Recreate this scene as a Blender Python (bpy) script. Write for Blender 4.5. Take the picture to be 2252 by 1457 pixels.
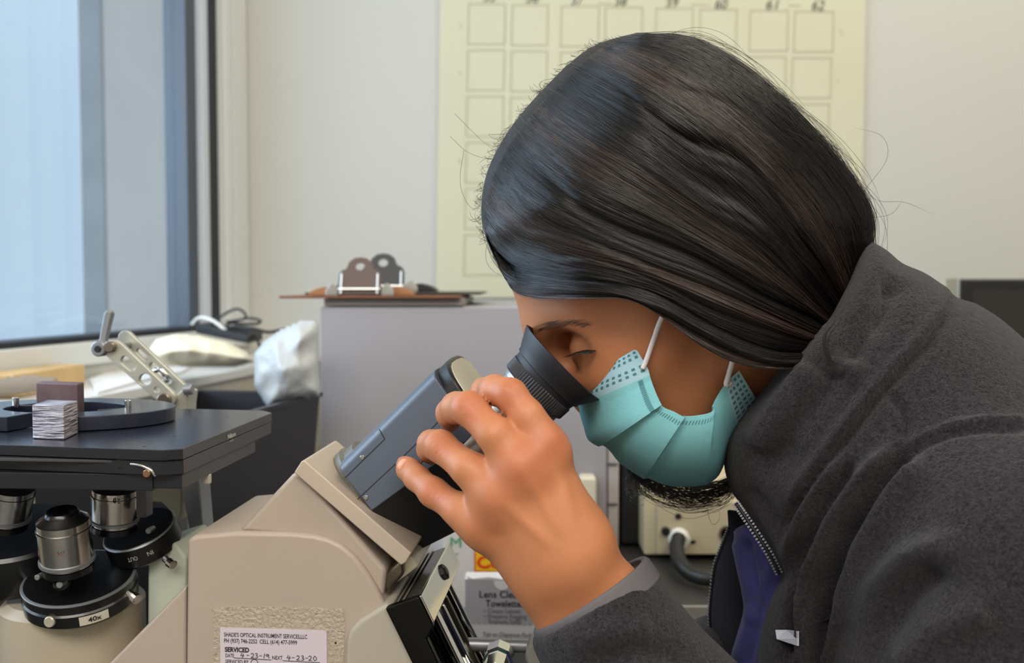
import bpy, bmesh, math, random
import numpy as np
from mathutils import Vector, Matrix
random.seed(7); RNG = np.random.default_rng(7)
for o in list(bpy.data.objects): bpy.data.objects.remove(o)
SC = bpy.context.scene; COL = SC.collection
# ------------------------------------------------------------------ camera, world, lights, exposure
W, H, F = 2252.0, 1457.0, 2200.0
PITCH = math.radians(2.64); CZ = 1.22
cam = bpy.data.cameras.new('camera'); cam.sensor_width = 36; cam.sensor_fit = 'HORIZONTAL'; cam.lens = 36*F/W
cam.clip_start = .02; cam.dof.use_dof = True; cam.dof.focus_distance = .555; cam.dof.aperture_fstop = 9.0
co = bpy.data.objects.new('camera', cam); COL.objects.link(co); co.location = (0, 0, CZ)
co.rotation_euler = (math.pi/2-PITCH, 0, 0); SC.camera = co
wd = bpy.data.worlds.new('world'); SC.world = wd; wd.use_nodes = True
wd.node_tree.nodes['Background'].inputs[0].default_value = (.86, .94, 1.0, 1); wd.node_tree.nodes['Background'].inputs[1].default_value = 1.45
def area(name, loc, target, sx, sy, power, col):
    l = bpy.data.lights.new(name, 'AREA'); l.shape = 'RECTANGLE'; l.size = sx; l.size_y = sy; l.energy = power; l.color = col
    o = bpy.data.objects.new(name, l); COL.objects.link(o); o.location = loc
    o.rotation_euler = (Vector(target)-Vector(loc)).to_track_quat('-Z', 'Y').to_euler(); return o
area('daylight_from_window', (-1.35, .75, 1.62), (.35, .75, 1.2), 1.5, 1.0, 24, (.68, .84, 1.0))
area('ceiling_or_fill_light', (.75, .25, 2.58), (.45, .75, 1.0), 1.3, 1.3, 21, (1.0, .93, .80))
area('ceiling_or_fill_light', (-.1, -.95, 2.56), (.1, .5, 1.1), 1.8, 1.0, 58, (1.0, .95, .87))  # unseen fill light, added behind the camera to brighten the near sides
area('ceiling_or_fill_light', (.9, 1.25, 2.58), (.9, 1.25, 1.0), 1.2, .6, 10, (1.0, .92, .74))
SC.view_settings.view_transform = 'Standard'; SC.view_settings.look = 'None'; SC.view_settings.gamma = 1.0
SC.view_settings.exposure = 0.0
try: SC.view_settings.use_curve_mapping = False
except Exception: pass
# ------------------------------------------------------------------ helpers
cp, sp = math.cos(PITCH), math.sin(PITCH)
def ray(px, py):
    xc = (px-W/2)/F; yc = (H/2-py)/F
    return Vector((xc, cp+yc*sp, -sp+yc*cp))
CAM = Vector((0, 0, CZ))
def P(px, py, d):
    r = ray(px, py); return CAM+r*(d/r.y)
def Pz(px, py, z):
    r = ray(px, py); return CAM+r*((z-CZ)/r.z)
YAW = math.radians(4.3)
DV = Vector((math.sin(YAW), math.cos(YAW), 0)); XV = Vector((math.cos(YAW), -math.sin(YAW), 0)); ZV = Vector((0, 0, 1))
def Pf(px, py, yl):
    r = ray(px, py); return CAM+r*(yl/r.dot(DV))
def proj(v):                                  # world Nx3 -> px
    v = np.asarray(v, float); x = v[:, 0]; y = v[:, 1]; z = v[:, 2]-CZ
    dep = y*cp-z*sp; up = y*sp+z*cp
    return W/2+F*x/dep, H/2-F*up/dep
def lin(c):
    return tuple(((v/255)/12.92 if v/255 <= .04045 else ((v/255+.055)/1.055)**2.4) for v in c)
MATS = {}
def mat(name, rgb, rough=.5, metal=0.0, spec=.5, bump=None, var=None, sheen=0, sss=0, coat=0, trans=0, alpha=1):
    """bump=(scale, strength, distance[, kind]); var=(scale, amount)"""
    if name in MATS: return MATS[name]
    m = bpy.data.materials.new(name); m.use_nodes = True; nt = m.node_tree; b = nt.nodes['Principled BSDF']
    c = lin(rgb); b.inputs['Base Color'].default_value = (*c, 1); b.inputs['Roughness'].default_value = rough
    b.inputs['Metallic'].default_value = metal; b.inputs['Specular IOR Level'].default_value = spec
    if sheen: b.inputs['Sheen Weight'].default_value = sheen; b.inputs['Sheen Roughness'].default_value = .5
    if sss:
        b.inputs['Subsurface Weight'].default_value = sss; b.inputs['Subsurface Radius'].default_value = (1, .35, .2); b.inputs['Subsurface Scale'].default_value = .004
    if coat: b.inputs['Coat Weight'].default_value = coat
    if trans: b.inputs['Transmission Weight'].default_value = trans
    if alpha < 1: b.inputs['Alpha'].default_value = alpha
    tc = nt.nodes.new('ShaderNodeTexCoord')
    if bump:
        if len(bump) > 3 and bump[3] == 'voronoi':
            n = nt.nodes.new('ShaderNodeTexVoronoi'); out = n.outputs['Distance']
        else:
            n = nt.nodes.new('ShaderNodeTexNoise'); n.inputs['Detail'].default_value = 5; out = n.outputs['Fac']
        n.inputs['Scale'].default_value = bump[0]; nt.links.new(tc.outputs['Object'], n.inputs['Vector'])
        bm = nt.nodes.new('ShaderNodeBump'); bm.inputs['Strength'].default_value = bump[1]; bm.inputs['Distance'].default_value = bump[2]
        nt.links.new(out, bm.inputs['Height']); nt.links.new(bm.outputs['Normal'], b.inputs['Normal'])
    if var:
        n = nt.nodes.new('ShaderNodeTexNoise'); n.inputs['Scale'].default_value = var[0]; n.inputs['Detail'].default_value = 6
        nt.links.new(tc.outputs['Object'], n.inputs['Vector'])
        r = nt.nodes.new('ShaderNodeValToRGB'); a = var[1]
        r.color_ramp.elements[0].position = .3; r.color_ramp.elements[1].position = .7
        r.color_ramp.elements[0].color = (*[v*(1-a) for v in c], 1); r.color_ramp.elements[1].color = (*[min(1, v*(1+a)) for v in c], 1)
        nt.links.new(n.outputs['Fac'], r.inputs['Fac']); nt.links.new(r.outputs['Color'], b.inputs['Base Color'])
    MATS[name] = m; return m
def link(name, me, m=None, parent=None, smooth=False):
    o = bpy.data.objects.new(name, me); COL.objects.link(o)
    if m is not None: me.materials.append(m)
    if smooth:
        for p in me.polygons: p.use_smooth = True
    if parent is not None:
        o.parent = parent; pm = parent
        bpy.context.view_layer.update() if False else None
        o.matrix_parent_inverse = Matrix.Identity(4)
        if parent.type == 'EMPTY' or parent.parent is not None or True:
            off = abs_loc(parent); o.location = -off
    return o
def abs_loc(o):
    v = Vector((0, 0, 0))
    while o is not None: v += o.location; o = o.parent
    return v
def thing(name, label, cat, loc=(0, 0, 0), group=None):
    o = bpy.data.objects.new(name, None); COL.objects.link(o); o.location = loc; o.empty_display_size = .02
    o['label'] = label; o['category'] = cat
    if group: o['group'] = group
    return o
def tag(o, label, cat, group=None):
    o['label'] = label; o['category'] = cat
    if group: o['group'] = group
    return o
def struct(o): o['kind'] = 'structure'; return o
def mesh(name, verts, faces, m, parent=None, smooth=False):
    me = bpy.data.meshes.new(name); me.from_pydata([tuple(v) for v in verts], [], faces); me.update()
    bm = bmesh.new(); bm.from_mesh(me); bmesh.ops.recalc_face_normals(bm, faces=bm.faces); bm.to_mesh(me); bm.free()
    return link(name, me, m, parent, smooth)
def bevel(o, w, seg=2, ang=35):
    if not w: return o
    b = o.modifiers.new('bevel', 'BEVEL'); b.width = w; b.segments = seg; b.limit_method = 'ANGLE'; b.angle_limit = math.radians(ang)
    b.harden_normals = False
    for p in o.data.polygons: p.use_smooth = True
    n = o.modifiers.new('wn', 'WEIGHTED_NORMAL'); n.keep_sharp = False
    return o
def loft(name, rings, m, parent=None, caps=True, closed=True, bev=0, smooth=False):
    n = len(rings[0]); V = [v for r in rings for v in r]; Fc = []
    for i in range(len(rings)-1):
        for j in range(n if closed else n-1):
            k = (j+1) % n; Fc.append((i*n+j, i*n+k, (i+1)*n+k, (i+1)*n+j))
    if caps and closed: Fc.append(tuple(range(n))[::-1]); Fc.append(tuple((len(rings)-1)*n+j for j in range(n)))
    o = mesh(name, V, Fc, m, parent, smooth); return bevel(o, bev)
def prism(name, pts, y0, y1, m, parent=None, bev=0, seg=2):          # px outline on the plane at depth y0 of the microscope frame
    a = [Pf(x, y, y0) for x, y in pts]; b = [v+DV*(y1-y0) for v in a]
    o = loft(name, [a, b], m, parent); return bevel(o, bev, seg)
def prismd(name, pts, d0, d1, m, parent=None, bev=0):                 # same, on a plane facing the room's back wall
    a = [P(x, y, d0) for x, y in pts]; b = [v+Vector((0, d1-d0, 0)) for v in a]
    o = loft(name, [a, b], m, parent); return bevel(o, bev)
def slab(name, pts, z0, z1, m, parent=None, bev=0, seg=2):            # px outline on the horizontal plane z0
    a = [Pz(x, y, z0) for x, y in pts]; b = [Vector((v.x, v.y, z1)) for v in a]
    o = loft(name, [a, b], m, parent); return bevel(o, bev, seg)
def box(name, lo, hi, m, parent=None, bev=0, rz=0, piv=None):
    V = [Vector((x, y, z)) for z in (lo[2], hi[2]) for x, y in ((lo[0], lo[1]), (hi[0], lo[1]), (hi[0], hi[1]), (lo[0], hi[1]))]
    if rz:
        pv = Vector(piv) if piv else Vector(((lo[0]+hi[0])/2, (lo[1]+hi[1])/2, 0)); R = Matrix.Rotation(rz, 3, 'Z')
        V = [R@(v-pv)+pv for v in V]
    o = mesh(name, V, [(0, 1, 2, 3), (4, 5, 6, 7), (0, 1, 5, 4), (1, 2, 6, 5), (2, 3, 7, 6), (3, 0, 4, 7)], m, parent); return bevel(o, bev)
def frame_of(ax):
    ax = ax.normalized(); t = Vector((0, 0, 1)) if abs(ax.z) < .9 else Vector((1, 0, 0))
    u = t.cross(ax).normalized(); return u, ax.cross(u)
def lathe(name, p0, ax, prof, m, parent=None, n=48, smooth=True, knurl=0):  # prof = [(along, radius)] metres
    ax = ax.normalized(); u, v = frame_of(ax); rings = []
    for t, r in prof:
        rings.append([p0+ax*t+(u*math.cos(2*math.pi*j/n)+v*math.sin(2*math.pi*j/n))*(r*(1-(knurl if j % 2 else 0))) for j in range(n)])
    o = loft(name, rings, m, parent, smooth=False)
    if smooth:
        for p in o.data.polygons: p.use_smooth = True
        e = o.modifiers.new('edge', 'EDGE_SPLIT'); e.split_angle = math.radians(28)
    return o
def cyl(name, a, b, r, m, parent=None, n=24, bev=None):
    L = (b-a).length; e = min(r*.15, L*.2) if bev is None else bev
    return lathe(name, a, b-a, [(0, r-e), (e, r), (L-e, r), (L, r-e)], m, parent, n)
def smooth_path(pts, n):
    pts = [Vector(p) for p in pts]; q = [pts[0]*2-pts[1]]+pts+[pts[-1]*2-pts[-2]]; out = []
    segs = len(pts)-1
    for i in range(n):
        u = i/(n-1)*segs; k = min(int(u), segs-1); t = u-k; a, b, c, d = q[k:k+4]
        out.append(.5*((2*b)+(c-a)*t+(2*a-5*b+4*c-d)*t*t+(3*b-a-3*c+d)*t**3))
    return out
def tube(name, pts, r, m, parent=None, n=10, res=None, radii=None, ridge=0):
    res = res or max(12, len(pts)*8); path = smooth_path(pts, res); rings = []; up = Vector((.13, .2, .97))
    for i, p in enumerate(path):
        t = (path[min(i+1, res-1)]-path[max(i-1, 0)]).normalized(); u = up.cross(t)
        u = u.normalized() if u.length > 1e-4 else Vector((1, 0, 0)); v = t.cross(u); up = v if i else up
        u = up.cross(t).normalized() if i else u; v = t.cross(u)
        rr = r if radii is None else np.interp(i/(res-1), np.linspace(0, 1, len(radii)), radii)
        if ridge and i % 2: rr *= 1-ridge
        rings.append([p+(u*math.cos(2*math.pi*j/n)+v*math.sin(2*math.pi*j/n))*rr for j in range(n)])
    return loft(name, rings, m, parent, smooth=True)
def text(name, s, m, parent, origin, right, up, size, shear=0, off=0, align='LEFT', space=1.0, width=None):
    c = bpy.data.curves.new(name, 'FONT'); c.body = s; c.size = 1; c.shear = shear; c.offset = off; c.align_x = align; c.space_character = space
    c.resolution_u = 3
    t = bpy.data.objects.new(name, c); COL.objects.link(t); bpy.context.view_layer.update()
    me = bpy.data.meshes.new_from_object(t.evaluated_get(bpy.context.evaluated_depsgraph_get())); bpy.data.objects.remove(t); bpy.data.curves.remove(c)
    right = right.normalized(); up = (up-right*up.dot(right)).normalized()
    xs = [v.co.x for v in me.vertices]; sx = size
    if width and xs: sx = width/max(1e-6, max(xs)-min(xs))
    nrm = right.cross(up)
    for v in me.vertices: v.co = origin+right*(v.co.x*sx)+up*(v.co.y*size)+nrm*.00012
    me.materials.clear(); return link(name, me, m, parent)
def strokes(name, lines, half, m, parent, fn, thick=.00006):        # flat ribbons along polylines in (u, v) of fn(u, v) -> point
    V = []; Fc = []
    for ln in lines:
        for (x0, y0), (x1, y1) in zip(ln[:-1], ln[1:]):
            L = math.hypot(x1-x0, y1-y0) or 1; nx, ny = -(y1-y0)/L*half, (x1-x0)/L*half; ex, ey = (x1-x0)/L*half*.5, (y1-y0)/L*half*.5
            k = len(V); V += [fn(x0+nx-ex, y0+ny-ey), fn(x0-nx-ex, y0-ny-ey), fn(x1-nx+ex, y1-ny+ey), fn(x1+nx+ex, y1+ny+ey)]; Fc.append((k, k+1, k+2, k+3))
    return mesh(name, V, Fc, m, parent)
def plate(name, outer, holes, y0, th, m, parent=None, pf=None, bev=.0004):  # px outline with px holes, thickness th away from the lens
    pf = pf or (lambda x, y: Pf(x, y, y0)); o0 = pf(*outer[0]); ex = (pf(outer[0][0]+1, outer[0][1])-o0); sxx = ex.length; ex.normalize()
    ez = (pf(outer[0][0], outer[0][1]-1)-o0); ez = (ez-ex*ez.dot(ex)).normalized(); nn = ex.cross(ez)
    c = bpy.data.curves.new(name, 'CURVE'); c.dimensions = '2D'; c.fill_mode = 'BOTH'; c.extrude = th/2; c.bevel_depth = bev
    for poly in [outer]+holes:
        s = c.splines.new('POLY'); s.points.add(len(poly)-1); s.use_cyclic_u = True
        for k, (x, y) in enumerate(poly):
            v = pf(x, y)-o0; s.points[k].co = (v.dot(ex), v.dot(ez), 0, 1)
    t = bpy.data.objects.new(name, c); COL.objects.link(t); bpy.context.view_layer.update()
    me = bpy.data.meshes.new_from_object(t.evaluated_get(bpy.context.evaluated_depsgraph_get())); bpy.data.objects.remove(t); bpy.data.curves.remove(c)
    for v in me.vertices: q = v.co.copy(); v.co = o0+ex*q.x+ez*q.y+nn*(q.z-th/2)
    me.materials.clear(); return link(name, me, m, parent)
def arc(cx, cy, rx, ry, a0, a1, n=16, rot=0):
    out = []
    for i in range(n):
        a = math.radians(a0+(a1-a0)*i/(n-1)); x, y = rx*math.cos(a), ry*math.sin(a); c, s = math.cos(rot), math.sin(rot)
        out.append((cx+x*c-y*s, cy+x*s+y*c))
    return out
def capsule2(x0, y0, x1, y1, r, r2=None):
    r2 = r2 or r; a = math.degrees(math.atan2(y1-y0, x1-x0)); return arc(x1, y1, r2, r2, a-90, a+90, 12)+arc(x0, y0, r, r, a+90, a+270, 12)
# ------------------------------------------------------------------ implicit surfaces (smooth unions meshed by surface nets)
def smin(a, b, k):
    if k <= 0: return np.minimum(a, b)
    h = np.maximum(k-np.abs(a-b), 0)/k; return np.minimum(a, b)-h*h*k*.25
def smax(a, b, k): return -smin(-a, -b, k)
def cone(a, b, ra, rb):
    a = np.array(a, np.float32); b = np.array(b, np.float32); ab = b-a; L2 = float(ab@ab)+1e-12
    def f(p):
        q = p-a; t = np.clip((q@ab)/L2, 0, 1); return np.linalg.norm(q-t[..., None]*ab, axis=-1)-(ra+(rb-ra)*t)
    return f
def ellip(c, axes, radii):
    c = np.array(c, np.float32); R = np.array([list(Vector(x).normalized()) for x in axes], np.float32).T; r = np.array(radii, np.float32)
    def f(p):
        q = (p-c)@R; k0 = np.linalg.norm(q/r, axis=-1); k1 = np.linalg.norm(q/(r*r), axis=-1)+1e-9; return k0*(k0-1)/k1
    return f
def sdf_mesh(field, probes, lo, hi, h, nb=8, relax=2):
    """field(pts[M,n,3], idx) -> values; probes = list of prims used for locating the surface"""
    lo = np.array(lo, np.float32); hi = np.array(hi, np.float32); Bs = h*nb; dims = np.ceil((hi-lo)/Bs).astype(int)
    g = np.stack(np.meshgrid(*[np.arange(d) for d in dims], indexing='ij'), -1).reshape(-1, 3)
    c = lo+(g+.5)*Bs; v = field(c[:, None, :])[:, 0]
    g = g[np.abs(v) < Bs*1.35]; off = np.stack(np.meshgrid(*[np.arange(nb+1)]*3, indexing='ij'), -1).reshape(-1, 3)
    cells = np.stack(np.meshgrid(*[np.arange(nb)]*3, indexing='ij'), -1).reshape(-1, 3)
    corner = np.array([[i, j, k] for i in (0, 1) for j in (0, 1) for k in (0, 1)]); n1 = nb+1
    lin_ = lambda a: (a[..., 0]*n1+a[..., 1])*n1+a[..., 2]
    cidx = lin_(cells[:, None, :]+corner[None]); ALLc = []; ALLv = []
    for s in range(0, len(g), 1500):
        gg = g[s:s+1500]; pts = (lo+(gg[:, None, :]*nb+off[None]).astype(np.float32)*h).astype(np.float32)
        f = field(pts); cv = f[:, cidx]; act = (cv.min(-1) < 0) & (cv.max(-1) >= 0)
        bi, ci = np.nonzero(act); ALLc.append(gg[bi]*nb+cells[ci]); ALLv.append(cv[bi, ci])
    C = np.concatenate(ALLc); V = np.concatenate(ALLv); M = int((dims*nb).max())+4
    key = lambda a: (a[:, 0].astype(np.int64)*M+a[:, 1])*M+a[:, 2]
    kk = key(C); order = np.argsort(kk); C, V, kk = C[order], V[order], kk[order]
    acc = np.zeros((len(C), 3)); cnt = np.zeros(len(C))
    for a in range(8):
        for b in range(a+1, 8):
            if np.abs(corner[a]-corner[b]).sum() != 1: continue
            va, vb = V[:, a], V[:, b]; m = (va < 0) != (vb < 0); t = np.where(m, va/np.where(m, va-vb, 1), 0)
            acc += np.where(m[:, None], corner[a]+t[:, None]*(corner[b]-corner[a]), 0); cnt += m
    X = lo+(C+acc/cnt[:, None])*h; quads = []
    for ax in range(3):
        e = np.zeros(3, int); e[ax] = 1; b = int((corner == e).all(1).argmax()); va, vb = V[:, 0], V[:, b]; m = np.nonzero((va < 0) != (vb < 0))[0]
        u = np.zeros(3, int); w = np.zeros(3, int); u[(ax+1) % 3] = 1; w[(ax+2) % 3] = 1
        ids = []; ok = np.ones(len(m), bool)
        for d in (0*u, u, u+w, w):
            q = key(C[m]-d); i = np.searchsorted(kk, q); i = np.minimum(i, len(kk)-1); ok &= kk[i] == q; ids.append(i)
        Q = np.stack(ids, 1); flip = va[m] >= 0; Q[flip] = Q[flip][:, ::-1]; quads.append(Q[ok])
    Q = np.concatenate(quads)
    for _ in range(relax):
        S = np.zeros_like(X); n = np.zeros(len(X))
        for a in range(4):
            for b in ((a+1) % 4, (a+3) % 4): np.add.at(S, Q[:, a], X[Q[:, b]]); np.add.at(n, Q[:, a], 1)
        X = X*.4+.6*S/np.maximum(n, 1)[:, None]
    return X, Q
def normals(X, Q):
    N = np.zeros_like(X); n = np.cross(X[Q[:, 2]]-X[Q[:, 0]], X[Q[:, 3]]-X[Q[:, 1]])
    for a in range(4): np.add.at(N, Q[:, a], n)
    return N/(np.linalg.norm(N, axis=1)[:, None]+1e-12)
def grid_mesh(name, X, Q, m, parent=None):
    me = bpy.data.meshes.new(name); me.vertices.add(len(X)); me.vertices.foreach_set('co', X.astype(np.float32).ravel())
    n = Q.shape[1]; me.loops.add(len(Q)*n); me.loops.foreach_set('vertex_index', Q.astype(np.int32).ravel())
    me.polygons.add(len(Q)); me.polygons.foreach_set('loop_start', np.arange(0, len(Q)*n, n, dtype=np.int32))
    me.update(calc_edges=True); me.validate(); return link(name, me, m, parent, True)
def keep_largest(X, Q):
    lab = np.arange(len(X))
    for _ in range(400):
        mn = lab[Q].min(1); new = lab.copy()
        for a in range(4): np.minimum.at(new, Q[:, a], mn)
        new = new[new]
        if (new == lab).all(): break
        lab = new
    ids, c = np.unique(lab, return_counts=True); big = ids[c.argmax()]; keep = lab == big; re = np.cumsum(keep)-1
    return X[keep], re[Q[keep[Q[:, 0]]]]
def poly_dist(x, y, pts):                         # signed distance (px) to a closed outline, inside negative
    pts = np.asarray(pts, float); d = np.full(x.shape, 1e9); ins = np.zeros(x.shape, bool); n = len(pts)
    for i in range(n):
        a = pts[i]; b = pts[(i+1) % n]; e = b-a; t = np.clip(((x-a[0])*e[0]+(y-a[1])*e[1])/(e@e+1e-9), 0, 1)
        d = np.minimum(d, np.hypot(x-a[0]-t*e[0], y-a[1]-t*e[1]))
        c = (a[1] > y) != (b[1] > y); ins ^= c & (x < (b[0]-a[0])*(y-a[1])/((b[1]-a[1]) or 1e-9)+a[0])
    return np.where(ins, -d, d)
def line_dist(x, y, pts):                         # (signed side distance, position 0..1) to an open polyline, px
    pts = np.asarray(pts, float); best = np.full(x.shape, 1e9); sg = np.zeros(x.shape); par = np.zeros(x.shape)
    seg = np.linalg.norm(pts[1:]-pts[:-1], axis=1); cum = np.concatenate([[0], np.cumsum(seg)])
    for i in range(len(pts)-1):
        a, b = pts[i], pts[i+1]; e = b-a; t = np.clip(((x-a[0])*e[0]+(y-a[1])*e[1])/(e@e+1e-9), 0, 1)
        dx, dy = x-a[0]-t*e[0], y-a[1]-t*e[1]; d = np.hypot(dx, dy); m = d < best
        best = np.where(m, d, best); sg = np.where(m, np.sign(e[0]*dy-e[1]*dx), sg); par = np.where(m, (cum[i]+t*seg[i])/cum[-1], par)
    return best*sg, par
# ------------------------------------------------------------------ materials
M_wall = mat('painted_wall', (193, 191, 184), .8, bump=(60, .04, .002)); M_trimw = mat('cream_trim', (222, 223, 221), .5)
M_black = mat('black_plastic', (22, 22, 24), .45); M_blackbench = mat('black_resin_top', (52, 50, 48), .42, var=(9, .12))
M_metal = mat('brushed_metal', (190, 190, 188), .3, 1.0, bump=(300, .05, .0005)); M_chrome = mat('chrome', (225, 225, 222), .08, 1.0)
M_steel = mat('steel_grey', (150, 152, 155), .4, .7); M_white = mat('white_plastic', (228, 226, 218), .5)
M_cab = mat('grey_painted_metal', (158, 154, 159), .5, var=(3, .03)); M_cabd = mat('grey_metal_rim', (140, 128, 124), .5)
M_ink = mat('black_ink', (38, 36, 40), .7); M_pencil = mat('pencil_line', (168, 161, 130), .9); M_paper = mat('cream_paper', (200, 196, 171), .85, var=(5, .025))
M_brown = mat('brown_pressed_board', (120, 76, 50), .6, var=(30, .15)); M_darkbrown = mat('dark_brown_metal', (70, 44, 34), .4)
M_bl = mat('glossy_black', (9, 9, 10), .12, coat=.5)
# ------------------------------------------------------------------ room shell
BW = 1.9; KX = .178
def wallx(y): return -.840+KX*y
struct(box('floor', (-1.8, -1.6, -.1), (2.6, BW+.12, 0), mat('floor_vinyl', (150, 146, 138), .5, var=(6, .06))))
struct(box('ceiling', (-1.3, -1.6, 2.62), (2.62, BW+.12, 2.72), mat('ceiling_white', (225, 222, 214), .85)))
struct(box('wall_back', (wallx(BW)-.12, BW, 0), (2.5, BW+.12, 2.62), M_wall))
struct(box('wall_front', (-1.3, -1.6, 0), (2.5, -1.48, 2.62), mat('white_wall', (236, 234, 228), .8)))
struct(box('wall_right', (2.5, -1.48, 0), (2.62, BW, 2.62), M_wall))
WD = Vector((KX, 1, 0)).normalized(); WN = Vector((1, -KX, 0)).normalized()    # along the window wall, into the room
def wp(y, z, off=0): return Vector((wallx(y), y, z))+WN*off
def wbox(name, y0, y1, z0, z1, o0, o1, m, parent=None, bev=0):
    a = [wp(y0, z0, o0), wp(y1, z0, o0), wp(y1, z0, o1), wp(y0, z0, o1)]; b = [v+Vector((0, 0, z1-z0)) for v in a]
    return bevel(loft(name, [a, b], m, parent), bev)
ZS = CZ-.0764
struct(wbox('wall_left', -1.48, BW, 0, ZS-.035, -.12, 0, M_wall)); 
struct(wbox('wall_left', -1.48, .29, ZS-.035, 2.62, -.12, 0, M_wall)); struct(wbox('wall_left', .29, 1.84, 2.5, 2.62, -.12, 0, M_wall))
struct(wbox('wall_left', 1.84, BW, ZS-.035, 2.62, -.12, 0, M_wall)); 
w1 = struct(wbox('window_1', 1.812, 1.838, ZS-.035, 2.5, -.10, .004, M_trimw, bev=.002))
wf = mat('window_frame_white', (205, 212, 222), .4); M_gas = mat('rubber_gasket', (14, 18, 30), .5)
wbox('gasket', 1.772, 1.812, ZS-.0, 2.5, -.05, -.012, M_gas, w1); wbox('window_frame', 1.75, 1.772, ZS+.004, 2.5, -.05, -.008, wf, w1, .002)
wbox('window_frame', 1.715, 1.75, ZS+.004, 2.5, -.06, -.02, mat('window_frame_blue_grey', (66, 74, 86), .4), w1)
wbox('bottom_gasket', .3, 1.772, ZS-.002, ZS+.006, -.05, -.002, M_gas, w1)
wbox('bottom_frame', .3, 1.812, ZS-.035, ZS-.002, -.10, .006, M_trimw, w1, .003)
gl = bpy.data.materials.new('window_glass'); gl.use_nodes = True; nt = gl.node_tree; nt.nodes.clear()
o_ = nt.nodes.new('ShaderNodeOutputMaterial'); mx = nt.nodes.new('ShaderNodeMixShader'); tr = nt.nodes.new('ShaderNodeBsdfTransparent'); gs = nt.nodes.new('ShaderNodeBsdfGlossy')
gs.inputs['Roughness'].default_value = .02; mx.inputs[0].default_value = .05; tr.inputs[0].default_value = (.93, .97, 1, 1)
nt.links.new(tr.outputs[0], mx.inputs[1]); nt.links.new(gs.outputs[0], mx.inputs[2]); nt.links.new(mx.outputs[0], o_.inputs[0])
wbox('pane', .3, 1.715, ZS+.006, 2.5, -.045, -.041, gl, w1)
struct(wbox('trim_1', 1.84, BW-.004, ZS-.035, 2.62, 0, .006, M_trimw))
# outside: ribbed pale blue cladding and a concrete pier
fa = mat('blue_cladding', (214, 228, 240), .7); pier = mat('pale_concrete', (178, 177, 176), .8, var=(4, .05))
def ext(px0, px1, off, bot=2.2):
    return
V = []; Fc = []; n = 110
for i in range(n+1):
    y = 1.0+i*(12.0-1.0)/n; q = .02*(1 if (i % 3) < 2 else -.6)
    for z in (0, 4.2): V.append(wp(y, z, -3.0+q))
for i in range(n): Fc.append((2*i, 2*i+2, 2*i+3, 2*i+1))
fo = struct(mesh('trim_2', V, Fc, fa)); fo.modifiers.new('solid', 'SOLIDIFY').thickness = .02
struct(wbox('trim_3', 2.152, 9.0, 0, 3.4, -.50, -.45, pier, bev=.004))
struct(wbox('trim_4', 2.14, 2.150, 0, 3.4, -.502, -.45, mat('pier_reveal_grey', (126, 131, 136), .8, var=(8, .12))))
# low ledge cabinet under the window
zl = Pz(200, 872, CZ-.13).z; A = Pz(200, 872, CZ-.13); B = Pz(560, 805, CZ-.13); dirL = (B-A).normalized()
A2 = A-dirL*.6; B2 = A+dirL*((1.885-A.y)/dirL.y); nL = Vector((-dirL.y, dirL.x, 0))
M_ledge = mat('white_laminate', (226, 224, 220), .5)
lc = thing('ledge_cabinet', 'low white topped cabinet running along the wall under the window', 'cabinet', (A.x, A.y, .903))
def ledge_foot(o, w=None):
    e0 = Vector((wallx(A2.y)+.012, A2.y, 0)); e1 = Vector((wallx(B2.y)+.012, B2.y, 0))
    return [Vector((A2.x, A2.y, 0))+nL*(-o), Vector((B2.x, B2.y, 0))+nL*(-o), e1, e0]
ft = ledge_foot(.004); loft('top', [[v+Vector((0, 0, zl-.012)) for v in ft], [v+Vector((0, 0, zl)) for v in ft]], M_ledge, lc)
ft = ledge_foot(-.002); loft('front_panel', [[v+Vector((0, 0, .904)) for v in ft], [v+Vector((0, 0, zl-.013)) for v in ft]], mat('beige_laminate', (196, 186, 170), .5), lc)
# ------------------------------------------------------------------ benches
ZB = CZ-.317
BX = .075
wb = thing('lab_bench', 'black topped lab bench under the microscope along the window side', 'bench', (-.3, .8, 0))
bevel(loft('worktop', [[Vector((x, y, z)) for x, y in ((wallx(.3)+.006, .3), (BX, .3), (BX, 1.885), (wallx(1.885)+.006, 1.885))] for z in (ZB-.03, ZB)], M_blackbench, wb), .003)
loft('cabinet_base', [[Vector((x, y, z)) for x, y in ((wallx(.36)+.01, .36), (BX-.03, .36), (BX-.03, 1.88), (wallx(1.88)+.01, 1.88))] for z in (.001, ZB-.0305)], mat('bench_cabinet_dark', (40, 38, 38), .5), wb)
bb = thing('lab_bench', 'black topped lab bench against the back wall behind the person', 'bench', (.9, 1.4, 0))
box('worktop', (BX+.002, .978, ZB-.012), (2.3, 1.895, ZB), M_blackbench, bb, .002)
box('edge_strip', (BX+.002, .972, ZB-.012), (2.3, .978, ZB+.0005), mat('light_edge', (150, 145, 138), .4), bb)
box('apron', (BX+.002, .985, ZB-.08), (2.3, 1.0, ZB-.0125), M_black, bb)
box('cabinet_base', (BX+.002, .995, .001), (2.3, 1.89, ZB-.081), mat('bench_cabinet_dark', (40, 38, 38), .5), bb)
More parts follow.
